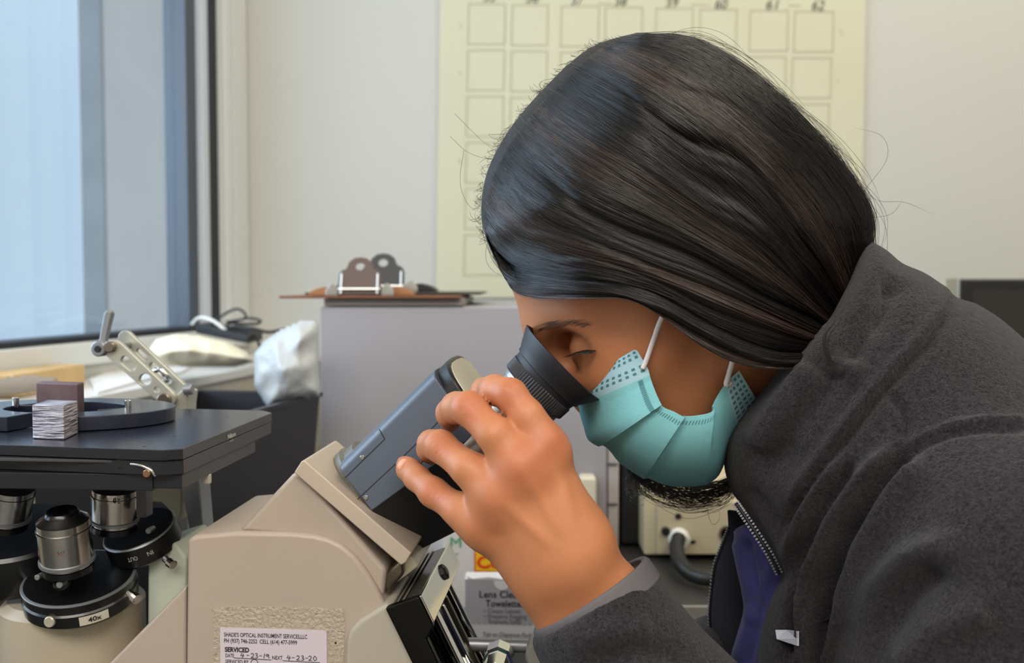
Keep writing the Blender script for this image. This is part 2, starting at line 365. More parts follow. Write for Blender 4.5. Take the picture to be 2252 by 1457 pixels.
# ------------------------------------------------------------------ chart on the wall
ch = thing('paper_chart', 'large cream paper chart of pencil squares taped to the back wall', 'chart', P(1400, 300, 1.89))
cd = 1.893
prismd('paper', [(968, -60), (1905, -60), (1893, 648), (1400, 652), (958, 655)], cd, cd+.003, M_paper, ch)
cols = [(1031, 1111), (1127, 1205), (1235, 1317), (1332, 1413), (1443, 1524), (1540, 1620), (1650, 1733), (1748, 1833)]
lines = []
for i, (x0, x1) in enumerate(cols):
    xm = (x0+x1)/2
    for r in range(6):
        sh = -(r*1.2)-(r*3.6 if i > 4 else r*.6)*(1 if i < 8 else 0); dy = (xm-1071)*.0235
        y0 = 9+dy+r*101.5; y1 = y0+88
        lines.append([(x0+sh, y0), (x1+sh, y0), (x1+sh-1.5, y1), (x0+sh-2, y1), (x0+sh, y0)])
lines += [[(1012, 55), (1016, 60)], [(1010, 157), (1013, 163)], [(1848, 65), (1852, 78)], [(1840, 173), (1843, 180)], [(1010, 350), (1014, 360)], [(1316, 8), (1345, 9)], [(1520, 10), (1560, 12)], [(1735, 12), (1760, 13)]]
strokes('printed_squares', lines, 1.1, M_pencil, ch, lambda x, y: P(x, y, cd-.0006))
for i, s in enumerate(['55', '56', '57', '58', '59', '60', '61', '62']):
    x = [1062, 1155, 1255, 1350, 1463, 1570, 1682, 1783][i]; y = [3, 6, 10, 12, 15, 19, 20, 22][i]
    text('handwritten_number', s, M_ink, ch, P(x, y, cd-.0008), Vector((1, 0, -.02)), ZV, .026, shear=.2, width=.023)
# ------------------------------------------------------------------ grey cabinet, clipboards
dC = 1.2; gc = thing('equipment_cabinet', 'grey metal equipment cabinet carrying two clipboards', 'cabinet', P(1020, 1213, dC))
zt = P(1000, 672, dC).z; x0 = P(706, 700, dC).x; x1 = P(1337, 700, dC).x; x2 = P(1362, 700, dC).x
box('body', (x0, dC+.002, ZB+.001), (x2, dC+.34, zt-.001), M_cab, gc, .002)
box('front_panel', (x0, dC-.004, ZB+.002), (x1-.001, dC+.001, zt-.002), M_cab, gc, .001)
box('side_rail', (x1+.001, dC-.004, ZB+.002), (x2, dC+.001, zt-.002), mat('grey_side_rail', (176, 168, 166), .5), gc, .001)
box('top_rim', (x0+.004, dC-.002, zt), (P(1020, 660, dC).x, dC+.3, zt+.0085), M_cabd, gc, .001)
for py in (1108, 1020):
    q = P(1346, py, dC-.0055); box('latch', (q.x-.006, q.y-.001, q.z-.0012), (q.x+.006, q.y+.0012, q.z+.0012), mat('latch_dark', (90, 88, 88), .4), gc)
q = P(1296, 1090, dC-.025); sb = box('socket_box', (q.x-.012, dC-.036, ZB+.001), (q.x+.0075, dC-.006, P(1290, 1048, dC-.03).z), mat('cream_plastic', (226, 218, 198), .5), None, .003)
tag(sb, 'small cream plastic box standing in front of the grey cabinet by the wrist', 'box')
def clipboard(label, cx, cy, d, brd, clipm, s, boardpx, flap, z0):
    t = thing('clipboard', label, 'clipboard', P(cx, cy, d), 'clipboards lying on the grey cabinet')
    xa, xb = boardpx; box('board', (xa, d-.005, z0), (xb, d+.29, z0+.003), brd, t, .001)
    k = lambda x, y: (cx+x*s, cy+y*s)
    zc = z0+.0035; qx = P(cx, cy, d).x; u = s/F*d
    cyl_b = lambda n, x0_, x1_, yy, zz, r, m: cyl(n, Vector((qx+x0_*u, d+yy, zz)), Vector((qx+x1_*u, d+yy, zz)), r, m, t, 12)
    fl = [k(-46, 0), k(-46, -42), k(-41, -50), k(-30, -55), k(-24, -70), k(-13, -78), k(0, -80), k(13, -78), k(24, -70), k(30, -55), k(41, -50), k(46, -42), k(46, 0)]
    pf = lambda x, y: Vector((P(x, y, d).x, d+.004+(cy-y)*s*0+(cy-y)/F*d*.25, zc+.002+(cy-y)/F*d))
    plate('clip_plate', fl, [arc(k(0, -60)[0], k(0, -60)[1], 11*s, 9*s, 0, 345, 16)], d, .0012, clipm, t, pf)
    for sx in (-1, 1): cyl('rod', Vector((qx+sx*40*u, d+.001, zc+.002)), Vector((qx+sx*40*u, d+.009, zc+.026*s)), .0011, M_metal, t, 8)
    cyl_b('hinge_bar', -46, 46, .003, zc+.0075, .0022, M_metal)
    for sx in (-1, 1):
        wing = [(sx*50, -2), (sx*60, -22), (sx*82, -26), (sx*100, -18), (sx*112, -8), (sx*116, 4), (sx*50, 4)]
        a = [Vector((qx+x*u, d+.012, max(zc, zc+(-y+4)*u*.62))) for x, y in wing]; b = [v+Vector((0, .05, 0)) for v in a]
        loft('corner_guard', [a, b], flap, t, bev=.0008)
        a = [Vector((qx+sx*x*u, d+.006, zc+y*u)) for x, y in ((48, 0), (48, 14), (56, 26), (64, 26), (76, 10), (76, 0))]; b = [v+Vector((0, .003, 0)) for v in a]
        loft('bracket', [a, b], M_metal, t, bev=.0005)
    return t
zc0 = zt+.009
clipboard('brown clipboard with silver clip, nearer one on the grey cabinet', 789, 652, 1.19, M_brown, M_darkbrown, 1.0, (P(615, 640, 1.19).x, P(1012, 640, 1.19).x), mat('tan_guard', (158, 106, 66), .5), zc0)
clipboard('dark clipboard with black clip, lying behind the brown one', 840, 642, 1.265, mat('dark_board', (60, 52, 46), .6), M_black, 1.02, (P(672, 640, 1.265).x, P(1058, 640, 1.265).x), M_black, zc0+.0035)
# ------------------------------------------------------------------ black bin with plastic liner
zr = CZ-.125; a1 = Pz(703, 868, zr); a0 = Pz(560, 907, zr); dd = (a1-a0).normalized(); nb_ = a1-dd*.30
bn = thing('bin', 'black plastic bin lined with a white bag beside the grey cabinet', 'bin', ((a1.x+nb_.x)/2-.05, (a1.y+nb_.y)/2, ZB))
nr = Vector((-dd.y, dd.x, 0))
def bin_ring(o, z): return [Vector((v.x, v.y, z)) for v in (a1-dd*o-Vector((0, 0, 0))+nr*o, nb_+dd*o+nr*o, nb_+dd*o+nr*(.15-o), a1-dd*o+nr*(.15-o))]
loft('bin_shell', [bin_ring(.012, ZB+.001), bin_ring(.0, zr-.002), bin_ring(-.003, zr-.002), bin_ring(-.003, zr+.003), bin_ring(.004, zr+.003), bin_ring(.006, zr-.03), bin_ring(.016, ZB+.006)], mat('bin_black', (26, 27, 32), .35), bn, bev=.001)
def blob_sheet(name, outline, d, thick, m, parent, amp, seed, n=34, R=90, pleats=7):   # a crumpled closed bag shape from its outline
    o = np.array(outline, float); lo, hi = o.min(0)-2, o.max(0)+2
    gx, gy = np.meshgrid(np.linspace(lo[0], hi[0], n*2), np.linspace(lo[1], hi[1], n), indexing='ij')
    e = -poly_dist(gx, gy, outline); w = np.sqrt(np.clip(1-(1-np.clip(e/R, 0, 1))**2, 0, 1))
    rr = np.random.default_rng(seed); dis = np.zeros_like(gx)
    for _ in range(pleats):
        a = rr.uniform(0, math.pi); f = rr.uniform(.02, .07); dis += np.abs(np.sin((gx*math.cos(a)+gy*math.sin(a))*f+rr.uniform(0, 6)))*rr.uniform(.3, 1)
    dis = (dis/pleats-.35)*amp; V = []; idx = -np.ones(gx.shape, int); F_ = []
    ins = e > 0
    for s in (-1, 1):
        idx = -np.ones(gx.shape, int)
        for i in range(gx.shape[0]):
            for j in range(gx.shape[1]):
                if e[i, j] > -6:
                    idx[i, j] = len(V); ww = max(0, w[i, j]); V.append(P(gx[i, j], gy[i, j], d+s*thick*ww+(dis[i, j]*ww if s < 0 else 0)))
        for i in range(gx.shape[0]-1):
            for j in range(gx.shape[1]-1):
                q = (idx[i, j], idx[i+1, j], idx[i+1, j+1], idx[i, j+1])
                if min(q) >= 0 and (ins[i, j] or ins[i+1, j+1] or ins[i+1, j] or ins[i, j+1]): F_.append(q)
    ob = mesh(name, V, F_, m, parent, True); bm_ = bmesh.new(); bm_.from_mesh(ob.data); bmesh.ops.remove_doubles(bm_, verts=bm_.verts, dist=.0008)
    for _ in range(3): bmesh.ops.smooth_vert(bm_, verts=bm_.verts, factor=.5, use_axis_x=True, use_axis_y=True, use_axis_z=True)
    bmesh.ops.recalc_face_normals(bm_, faces=bm_.faces); bm_.to_mesh(ob.data); bm_.free(); ob.modifiers.new('round', 'SUBSURF').render_levels = 1
    return ob
M_bag = mat('milky_plastic_bag', (200, 203, 205), .35, alpha=.9, bump=(40, .35, .01))
blob_sheet('liner_bag', [(560, 775), (585, 745), (620, 722), (655, 706), (690, 702), (702, 712), (703, 870), (640, 885), (590, 898), (560, 850)], 1.10, .045, M_bag, bn, .05, 3)
cb = blob_sheet('cloth_bag', [(322, 775), (345, 745), (390, 733), (440, 738), (500, 752), (545, 775), (560, 795), (520, 806), (400, 806), (340, 803)], 1.36, .06, mat('cream_cloth', (236, 228, 204), .9, bump=(60, .3, .006)), None, .05, 5)
tag(cb, 'crumpled cream cloth bag lying on the white ledge under the window', 'bag')
pb = slab('paper_sheet', [(215, 866), (300, 842), (400, 820), (420, 808), (330, 802), (260, 814), (196, 838)], zl+.0006, zl+.004, mat('white_paper', (238, 238, 240), .8))
tag(pb, 'white sheets of paper lying on the ledge beside the cloth bag', 'paper')
wa, wb_2 = Pz(30, 876, zl+.0006), Pz(188, 846, zl+.0006); wd_ = Vector((-.045, .012, 0))
wt = loft('wooden_board', [[wa, wb_2, wb_2+wd_, wa+wd_], [v+Vector((0, 0, .027)) for v in (wa, wb_2, wb_2+wd_, wa+wd_)]], mat('raw_wood', (206, 172, 118), .6, var=(20, .15)), bev=.002)
tag(wt, 'light wooden board standing on the ledge behind the grey rag', 'board')
dR = Pz(60, 872, zl).y-.035
rg = blob_sheet('rag', [(-60, 850), (0, 832), (60, 824), (125, 828), (130, 850), (60, 864), (0, 872), (-60, 876)], dR, .010, mat('grey_rag', (140, 128, 116), .9, bump=(60, .4, .006)), None, .01, 4, 16)
tag(rg, 'crumpled grey rag on the ledge in front of the wooden board', 'rag')
# ------------------------------------------------------------------ power strip and cables on the ledge
ps = thing('power_strip', 'black power strip with tangled black and white leads at the window corner', 'power strip', P(510, 745, 1.55))
loft('strip_body', [[P(430, 712, 1.60), P(545, 738, 1.50), P(545, 756, 1.50), P(430, 732, 1.60)], [P(465, 706, 1.68), P(578, 730, 1.58), P(578, 748, 1.58), P(465, 726, 1.68)]], M_black, ps, bev=.002)
for pts, m, r in (([(455, 728, 1.6), (480, 700, 1.6), (515, 680, 1.6), (535, 685, 1.58), (538, 700, 1.56), (500, 708, 1.58), (560, 712, 1.58), (572, 704, 1.6), (540, 700, 1.62), (500, 716, 1.6), (560, 735, 1.55)], M_black, .0022),
                  ([(470, 735, 1.58), (510, 718, 1.57), (555, 722, 1.55), (590, 730, 1.55), (625, 724, 1.56)], M_black, .0026),
                  ([(540, 725, 1.55), (562, 740, 1.53), (572, 762, 1.51)], M_black, .0022),
                  ([(422, 712, 1.62), (440, 698, 1.6), (470, 706, 1.58), (505, 733, 1.56)], M_white, .0026)):
    tube('cable', [P(*p) for p in pts], r, m, ps, 8)
# ------------------------------------------------------------------ power supply, tower, monitor on the back bench
dp = 1.138; lb = thing('lamp_power_supply', 'cream lamp power supply box with a black corrugated cable on the back bench', 'power supply', P(1560, 1240, dp))
M_lb = mat('cream_enamel', (206, 192, 160), .5, var=(10, .03))
zt_ = P(1440, 1088, dp).z; xl = P(1420, 1200, dp).x; xr = xl+.16
box('case', (xl, dp+.012, ZB+.004), (xr, dp+.2, zt_), M_lb, lb, .002); box('front_panel', (P(1447, 1200, dp).x, dp, ZB+.008), (xr-.004, dp+.0115, zt_-.008), mat('cream_front', (196, 182, 152), .5), lb, .001)
def dotd(name, px, py, r, m, dep=.004): q = P(px, py, dp); return cyl(name, Vector((q.x, dp-.0005, q.z)), Vector((q.x, dp-dep, q.z)), r, m, lb, 16)
dotd('switch', 1463, 1166, .005, M_black, .006); dotd('screw', 1491, 1134, .0035, M_black, .003)
q = P(1521, 1191, dp); box('slot', (q.x-.0035, dp-.001, q.z-.0018), (q.x+.0045, dp-.0003, q.z+.0018), M_black, lb)
q = P(1598, 1172, dp); lathe('socket_ring', Vector((q.x, dp-.0005, q.z)), Vector((0, -1, 0)), [(0, .009), (.002, .009), (.002, .007), (0, .007)], mat('dull_ring', (96, 80, 64), .5), lb)
q = P(1492, 1181, dp); pl = lathe('plug', Vector((q.x, dp-.0005, q.z)), Vector((0, -1, -.15)), [(0, .0125), (.008, .0125), (.011, .0105), (.014, .0095)], M_white, lb)
tube('corrugated_cable', [P(1492, 1183, 1.122), P(1488, 1205, 1.10), P(1497, 1238, 1.07), P(1522, 1262, 1.05), P(1560, 1272, 1.035), P(1620, 1275, 1.03), P(1700, 1270, 1.03)], .0082, mat('black_rubber', (44, 42, 40), .4), lb, 16, 150, ridge=.09)
tw = thing('computer_tower', 'narrow black computer tower between grey cabinet and cream power supply', 'computer', P(1392, 1213, 1.2))
box('case', (P(1365, 1200, 1.21).x, 1.21, ZB+.001), (P(1420, 1200, 1.21).x-.001, 1.5, P(1390, 960, 1.21).z), M_black, tw, .003)
box('front_cover', (P(1366, 1200, 1.203).x, 1.2, ZB+.004), (P(1418, 1200, 1.203).x-.001, 1.2095, P(1390, 964, 1.21).z), mat('tower_front', (36, 36, 38), .3), tw, .002)
mo = thing('monitor', 'black flat monitor at the right behind the shoulder', 'monitor', P(2330, 1090, 1.5))
ml, mr_ = P(2109, 700, 1.5).x, P(2600, 700, 1.5).x; mt, mb_ = P(2109, 613, 1.5).z, P(2109, 960, 1.5).z
box('casing', (ml, 1.5, mb_), (mr_, 1.54, mt), M_black, mo, .004); box('screen', (ml+.018, 1.4985, mb_+.018), (mr_-.018, 1.4998, mt-.016), mat('dark_screen', (46, 42, 40), .25), mo)
box('edge_trim', (ml-.0035, 1.497, mb_), (ml-.0003, 1.54, mt+.001), M_metal, mo, .001)
box('neck', ((ml+mr_)/2-.03, 1.545, ZB+.012), ((ml+mr_)/2+.03, 1.57, mb_+.1), M_black, mo, .004); box('foot', ((ml+mr_)/2-.11, 1.46, ZB+.001), ((ml+mr_)/2+.11, 1.62, ZB+.0115), M_black, mo, .004)
# ------------------------------------------------------------------ boxes of wipes on the bench
tb = thing('wipes_box', 'small grey and white carton of lens cleaning towelettes with a red base stripe', 'box', P(1105, 1421, .88))
dT = .88; zb_ = ZB+.001; xa, xb = P(1022, 1300, dT).x, P(1185, 1300, dT).x; zt2 = P(1100, 1272, dT).z
M_card = mat('white_card', (222, 218, 218), .6); M_cardg = mat('grey_card', (178, 174, 178), .6)
box('carton', (xa, dT, zb_), (xb, dT+.022, zt2), M_card, tb, .0008)
fpt = lambda x, y: P(x, y, dT-.0004)
mesh('grey_panel', [fpt(1023, 1273), fpt(1184, 1273), fpt(1184, 1352)]+[fpt(1184-i*6.2, 1372+(4 if i % 2 else 0)-i*.2+ (-18 if i < 2 else 0)) for i in range(26)]+[fpt(1023, 1370)], [tuple(range(30))], M_cardg, tb)
mesh('red_stripe', [fpt(1023, 1405), fpt(1184, 1406), fpt(1184, 1418), fpt(1023, 1417)], [(0, 1, 2, 3)], mat('red_print', (222, 84, 70), .6), tb)
mesh('thumb_flap', [P(x, y, dT-.0008) for x, y in arc(1105, 1276, 19, 21, 0, 180, 16)], [tuple(range(16))], mat('white_flap', (236, 234, 234), .6), tb)
mesh('torn_edge', [P(x, y, dT-.0008) for x, y in ((1026, 1266), (1040, 1272), (1075, 1268), (1100, 1272), (1100, 1275), (1030, 1274))], [tuple(range(6))], M_card, tb)
def bt(s, x, y, x1, size, m, sh=0): text('lettering', s, m, tb, P(x, y, dT-.0006), Vector((1, 0, -.012)), ZV, size, shear=sh, width=(P(x1, y, dT)-P(x, y, dT)).length, off=.012)
bt('Lens Cleaning', 1053, 1313, 1171, .0088, M_ink); bt('Towelettes', 1068, 1333, 1152, .0088, M_ink)
M_gink = mat('grey_ink', (120, 116, 122), .7)
bt('\u2022 Cleans Lenses', 1064, 1347, 1144, .006, M_gink); bt('\u2022 Prevents Fogging', 1064, 1359, 1158, .006, M_gink); bt('Reduces Static', 1074, 1370, 1146, .006, M_gink)
bt('Tab to Dispense Packets', 1060, 1399, 1182, .0062, M_gink, .25); bt('MANUFACTURED FOR LENS CARE', 1066, 1414, 1170, .0028, M_card)
ub = thing('carton', 'white carton with a yellow and red square logo behind the towelettes box', 'box', P(1080, 1300, .96))
c0, c1, c2 = P(975, 1200, .965), P(1250, 1200, .985), P(893, 1200, 1.05); zt3 = P(980, 1135, .965).z
f0 = [Vector((v.x, v.y, ZB+.001)) for v in (c0, c1, c1+(c2-c0), c2)]; loft('carton_body', [f0, [Vector((v.x, v.y, zt3)) for v in f0]], M_card, ub, bev=.0008)
ex = Vector((c1.x-c0.x, c1.y-c0.y, 0)).normalized(); en = Vector((ex.y, -ex.x, 0))
def up_(px, py, o=.0006): r = ray(px, py); t = ((c0+en*o)-CAM).dot(en)/r.dot(en); return CAM+r*t
mesh('red_square', [up_(1043, 1170), up_(1180, 1170), up_(1180, 1260), up_(1043, 1257)], [(0, 1, 2, 3)], mat('red_logo', (226, 70, 28), .6), ub)
mesh('yellow_square', [up_(1046, 1170, .001), up_(1178, 1170, .001), up_(1178, 1257, .001), up_(1046, 1254, .001)], [(0, 1, 2, 3)], mat('yellow_logo', (250, 196, 20), .6), ub)
text('lettering', 'Co', mat('red_letter', (226, 60, 20), .6), ub, up_(1048, 1249, .0014), ex, ZV, .017, off=.03, width=.024)
text('lettering', 'M', mat('green_letter', (40, 160, 110), .6), ub, up_(988, 1204, .0014), ex, ZV, .0150, off=.0, width=.0105)
text('lettering', 'w', M_gink, ub, up_(999, 1221, .0014), ex, ZV, .006)
# ------------------------------------------------------------------ inverted microscope
M_beige = mat('beige_enamel', (174, 159, 146), .42, bump=(900, .12, .0006), var=(14, .03)); M_beigel = mat('beige_enamel_smooth', (184, 168, 152), .38)
M_stage = mat('stage_anodised', (46, 50, 64), .22, .35, var=(30, .2), bump=(50, .02, .0004)); M_staged = mat('stage_side', (30, 31, 37), .4, .2, var=(20, .15)); M_steelside = mat('stage_edge_grey', (74, 72, 74), .35, .3)
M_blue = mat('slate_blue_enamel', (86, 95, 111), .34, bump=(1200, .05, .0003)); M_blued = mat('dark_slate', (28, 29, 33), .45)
sc = thing('microscope', 'beige inverted microscope with black stage and slate blue eyepiece head on the bench', 'microscope', Pf(520, 1400, .60)*1.0)
sc.location.z = ZB
b = prism('frame', [(411, 1190), (416, 1181), (428, 1177), (520, 1169), (640, 1171), (690, 1176), (722, 1184), (752, 1199), (780, 1222), (806, 1255), (828, 1291), (846, 1330), (862, 1400), (872, 1475), (872, 1900), (405, 1900), (408, 1500)], .545, .655, M_beige, sc, .0045, 4)
for v in b.data.vertices: v.co.z = max(v.co.z, ZB+.001)
def reprism(*a, **k):
    o = prism(*a, **k)
    for v in o.data.vertices: v.co.z = max(v.co.z, ZB+.001)
    return o
reprism('lower_frame', [(228, 1470), (409, 1286), (409, 1900), (150, 1900), (150, 1540)], .549, .65, M_beige, sc, bev=.002)
reprism('light_path_cover', [(324, 1212), (384, 1192), (409, 1226), (409, 1900), (324, 1900)], .594, .645, mat('pale_green_enamel', (190, 198, 182), .45), sc, bev=.002)
reprism('focus_housing', [(757, 1500), (760, 1410), (768, 1385), (790, 1362), (852, 1324), (1010, 1560), (1010, 1900), (757, 1900)], .5395, .60, mat('grey_beige_enamel', (172, 164, 150), .45), sc, bev=.003)
prism('head_mount', [(524, 1168), (648, 1036), (664, 1042), (850, 1252), (842, 1316), (700, 1185)], .5485, .645, M_beige, sc, .003, 3)
prism('mounting_plate', [(646, 1039), (663, 1013), (670, 1012), (905, 1216), (893, 1236), (882, 1243)], .543, .615, M_beigel, sc, .0016, 3)
AX = (Pf(948, 816, .56)-Pf(738, 1022, .56)).normalized()
q = Pf(686, 1026, .556); cyl('plate_screw', q-AX*.001, q+AX*.0012, .0022, M_darkbrown, sc)
c = Pf(784, 1114, .543)+DV*.046; lathe('head_flange', c-AX*.001, AX, [(0, .0315), (.004, .0315), (.005, .029), (.0125, .029), (.0125, .0)], mat('flange_grey', (112, 110, 100), .4, .3), sc, 64)
# serviced sticker
oL = Pf(484, 1379, .5444); exL = (Pf(730, 1386, .5444)-oL).normalized(); ezL = Vector((0, 0, 1)); ezL = (ezL-exL*ezL.dot(exL)).normalized(); s_ = .545/F
nL_ = -DV
def lab(u, v, o=0): return oL+exL*(u*s_)-ezL*(v*s_)+nL_*(.0002+o)       # px-sized units on the sticker
rr = [(2, 0), (240, 0), (245, 2), (248, 6), (248, 150), (0, 150), (0, 4)]
st = loft('service_sticker', [[lab(x, y) for x, y in rr], [lab(x, y, -.0012) for x, y in rr]], mat('sticker_paper', (206, 194, 204), .55), sc)
def lt(s, x, y, x1, h, m=M_ink, off=.0, sh=0, nm='lettering'): text(nm, s, m, st, lab(x, y, .00005), exL, ezL, h*s_, off=off, shear=sh, width=(x1-x)*s_)
lt("SHADE'S OPTICAL INSTRUMENT SERVICES,LLC", 9, 20, 203, 13.5, off=.012); lt('PH (937) 746-2252  CELL (614) 477-5999', 9, 34, 179, 13.5, off=.012)
lt('SERVICED', 11, 55, 68, 15, off=.04); lt('DATE', 12, 68, 32, 12.5, off=.01); lt('NEXT', 121, 70, 145, 12.5, off=.01); lt('SERVICED BY', 12, 82, 66, 12.5, off=.01)
M_pen = mat('pen_ink', (50, 48, 60), .6)
sl = lambda pts, x, y, s: [(x+a*s, y+b_*s) for a, b_ in pts]
D4 = [[(3, 0), (0, 6), (8, 6)], [(6, 2), (4, 11)]]; DH = [[(0, 5), (5, 5)]]; D2 = [[(0, 2), (3, 0), (6, 2), (5, 6), (0, 10), (7, 10)]]; D3 = [[(0, 1), (4, 0), (5, 3), (2, 5), (6, 7), (4, 10), (0, 10)]]
D1 = [[(2, 0), (0, 10)]]; D9 = [[(6, 2), (2, 1), (0, 4), (3, 6), (6, 2), (6, 9), (8, 9)]]; D0 = [[(3, 0), (0, 5), (2, 10), (6, 9), (7, 4), (3, 0)]]
hand = []
for g, x in ((D4, 48), (DH, 62), (D2, 72), (D3, 82), (DH, 92), (D1, 102), (D9, 107), (D4, 156), (DH, 168), (D2, 178), (D3, 189), (DH, 199), (D2, 206), (D0, 217)):
    for ln in g: hand.append(sl(ln, x, 57 if x < 140 else 59, 1.05))
hand += [[(33, 69), (119, 71)], [(146, 72), (232, 74)], [(80+8*math.cos(a/3), 79+8*math.sin(a/3)) for a in range(20)]]
strokes('handwriting', hand, .75, M_pen, st, lambda u, v: lab(u, v, .0002))
prism('sensor_hole', arc(738, 1413, 2.4, 2.4, 0, 345, 12), .5446, .5451, M_black, sc)
M_tex = mat('orange_peel_paint', (176, 162, 146), .45, bump=(520, 1.0, .0012), var=(640, .16))
prism('rough_paint_patch', [(466, 1336), (520, 1332), (640, 1334), (755, 1338), (758, 1372), (752, 1600), (468, 1600), (470, 1380)], .5447, .546, M_tex, sc)
# ---- eyepiece head: slate housing, tapering under-side
y0 = .5525
def hd(px, py, y): return Pf(px, py, y0)+DV*(y-y0)
def ringh(a, b_, c_, e): # top, lower edge of the near face, apex below; e = rounded top edge in px
    (ax, ay), (bx, by), (cx, cy) = a, b_, c_; ux, uy = (bx-ax), (by-ay); L = math.hypot(ux, uy); ux /= L; uy /= L
    pt = lambda k, y: hd(ax+ux*k, ay+uy*k, y)
    L1 = [pt(0, y0+.018), pt(2, y0+.0105), pt(7, y0+.005), pt(14, y0+.0015), pt(e, y0), pt(L*.6, y0), hd(bx, by, y0)]
    return L1+[hd(cx, cy, y0+.034), hd(cx, cy, y0+.062)]+[hd(bx, by, .6485), pt(e, .6485), pt(7, .6435), pt(0, .632)]
hb = loft('head_housing', [ringh((738, 1022), (817, 1122), (864, 1262), 24), ringh((948, 816), (1045, 955), (1078, 1155), 24)], M_blue, sc, bev=.0009)
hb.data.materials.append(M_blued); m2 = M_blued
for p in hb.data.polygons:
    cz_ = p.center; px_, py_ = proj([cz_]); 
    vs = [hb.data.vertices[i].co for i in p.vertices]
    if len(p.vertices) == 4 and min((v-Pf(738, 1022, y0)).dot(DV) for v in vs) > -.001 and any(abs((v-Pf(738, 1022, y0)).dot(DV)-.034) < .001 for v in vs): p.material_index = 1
def onface(pts, half, name, m=M_black): return strokes(name, [pts], half, m, sc, lambda x, y: Pf(x, y, y0-.00015))
onface([(779, 1104), (878, 1012), (974, 917), (1010, 880)], .9, 'panel_seam'); onface([(759, 1050), (846, 965), (834, 943)], .9, 'cover_seam')
for x, y in ((805, 1093), (797, 1005)):
    q = Pf(x, y, y0); cyl('screw', q+DV*.001, q-DV*.0008, .0013, M_metal, sc, 12)
cr = lambda k: [Pf(x, y, yy) for x, y, yy in k]
def capring(o, s):       # stadium section of the end cap along the housing axis
    pts = []
    a0, b0 = Pf(948, 816, y0), Pf(1047, 957, y0); up = (b0-a0); L = up.length; up.normalize()
    for i in range(24):
        a = 2*math.pi*i/24; yy = math.copysign(abs(math.cos(a))**.55, math.cos(a)); vv = math.copysign(abs(math.sin(a))**.8, math.sin(a))
        pts.append(a0+up*(L*.5+vv*(L*.5-s))+DV*(.048+yy*(.0475-s))+AX*o)
    return pts
lc_ = loft('end_cap', [capring(-.001, .0006), capring(.007, .0004), capring(.0082, .0018)], M_blued, sc, smooth=False); bevel(lc_, .0005)
loft('end_cap_inlay', [capring(.0075, .003), capring(.0086, .0035)], mat('cream_inlay', (214, 208, 186), .4), sc)
# ---- eyepieces
def eyepiece(yl):
    c = Pf(1184, 850, .567)+DV*(yl-.567); ax = (Pf(1239, 796, .567)-Pf(1184, 850, .567)).normalized(); k = .567/F
    t = lathe('eyepiece', c, ax, [(a*k, r*k) for a, r in ((-215, 60), (-120, 66), (-80, 66), (-78, 70), (-48, 70), (-46, 74), (-30, 74), (-28, 77), (-17, 77), (-15, 60))], M_metal, sc, 64)
    lathe('knurled_ring', c, ax, [(a*k, r*k) for a, r in ((-17, 70), (-17, 81), (-14, 84), (12, 85), (15, 83))], mat('knurl_black', (44, 44, 48), .4), t, 150, knurl=.022)
    lathe('eyecup', c, ax, [(a*k, r*k) for a, r in ((13, 60), (14, 82), (27, 85), (29, 90), (35, 91), (46, 98), (62, 107), (75, 114.5), (78, 115.5), (79, 112), (64, 98), (42, 82), (34, 60), (34, 0))], mat('soft_black_rubber', (34, 35, 40), .5, bump=(120, .08, .001)), t, 72)
    lathe('eye_lens', c, ax, [(34.5*k, 40*k), (37*k, 30*k), (38*k, 0)], M_bl, t)
    return t
eyepiece(.567); eyepiece(.633)
# ---- front port: glossy black frame with chrome bezel, sloping towards the user
yn, yf = .536, .655
PA, PB = (846, 1337), (921, 1311); U = (.442, .897)
def pu(p, k): return (p[0]+U[0]*k, p[1]+U[1]*k)
M_pb = mat('port_black', (5, 5, 6), .08, spec=.3)
near = [PA, PB, pu(PB, 75), pu((PB[0]-22, PB[1]+12), 90), pu((PB[0]-30, PB[1]+14), 420), pu(PA, 430)]
reprism('port_side_panel', near, yn, yn+.006, M_pb, sc, bev=.0012)
pfr = mat('grey_gloss_frame', (92, 86, 80), .15, .5)
prism('port_frame', [PA, PB, pu(PB, 66), pu(PA, 66)], yn+.006, yf-.006, pfr, sc, .0015)
for o in (12, 26): prism('port_frame_rib', [(PA[0]+o*.9+12, PA[1]-o*.30-3), (PA[0]+o*.9+14, PA[1]-o*.30-8), (PA[0]+o*.9+18, PA[1]-o*.30-8)], yn+.004, yf-.004, mat('grey_rib', (150, 146, 138), .3, .5), sc)
prism('chrome_bezel', [(PB[0], PB[1]-1), (PB[0]+5, PB[1]-2), pu((PB[0]+5, PB[1]-2), 66), pu(PB, 66)], yn+.002, yf-.002, M_chrome, sc, .0006)
prism('port_far_panel', [PB, (PB[0]+5, PB[1]-2), pu((PB[0]+5, PB[1]-2), 200), pu((PB[0]-26, PB[1]+10), 200)], yf-.008, yf-.001, M_bl, sc, .001)
prism('chrome_strip', [(PB[0]+5, PB[1]-2), (PB[0]+8, PB[1]-3), pu((PB[0]+8, PB[1]-3), 199), pu((PB[0]+5, PB[1]-2), 199)], yf-.006, yf-.001, M_chrome, sc)
reprism('port_floor', [pu((PA[0]+12, PA[1]), 66), pu((PB[0]-30, PB[1]+14), 66), pu((PB[0]-30, PB[1]+14), 460), pu((PA[0]+12, PA[1]), 460)], yn+.006, yf-.008, M_bl, sc)
for dy, r, m in ((.034, .0055, M_chrome), (.052, .0045, mat('tinted_glass_tube', (120, 116, 100), .06, .9)), (.080, .003, M_chrome)):
    a = Pf(*pu((PB[0]-14, PB[1]+6), 70), yn)+DV*dy; b_ = Pf(*pu((PB[0]-14, PB[1]+6), 330), yn)+DV*dy; b_.z = max(b_.z, ZB+.02); cyl('guide_rod', a, b_, r, m, sc)
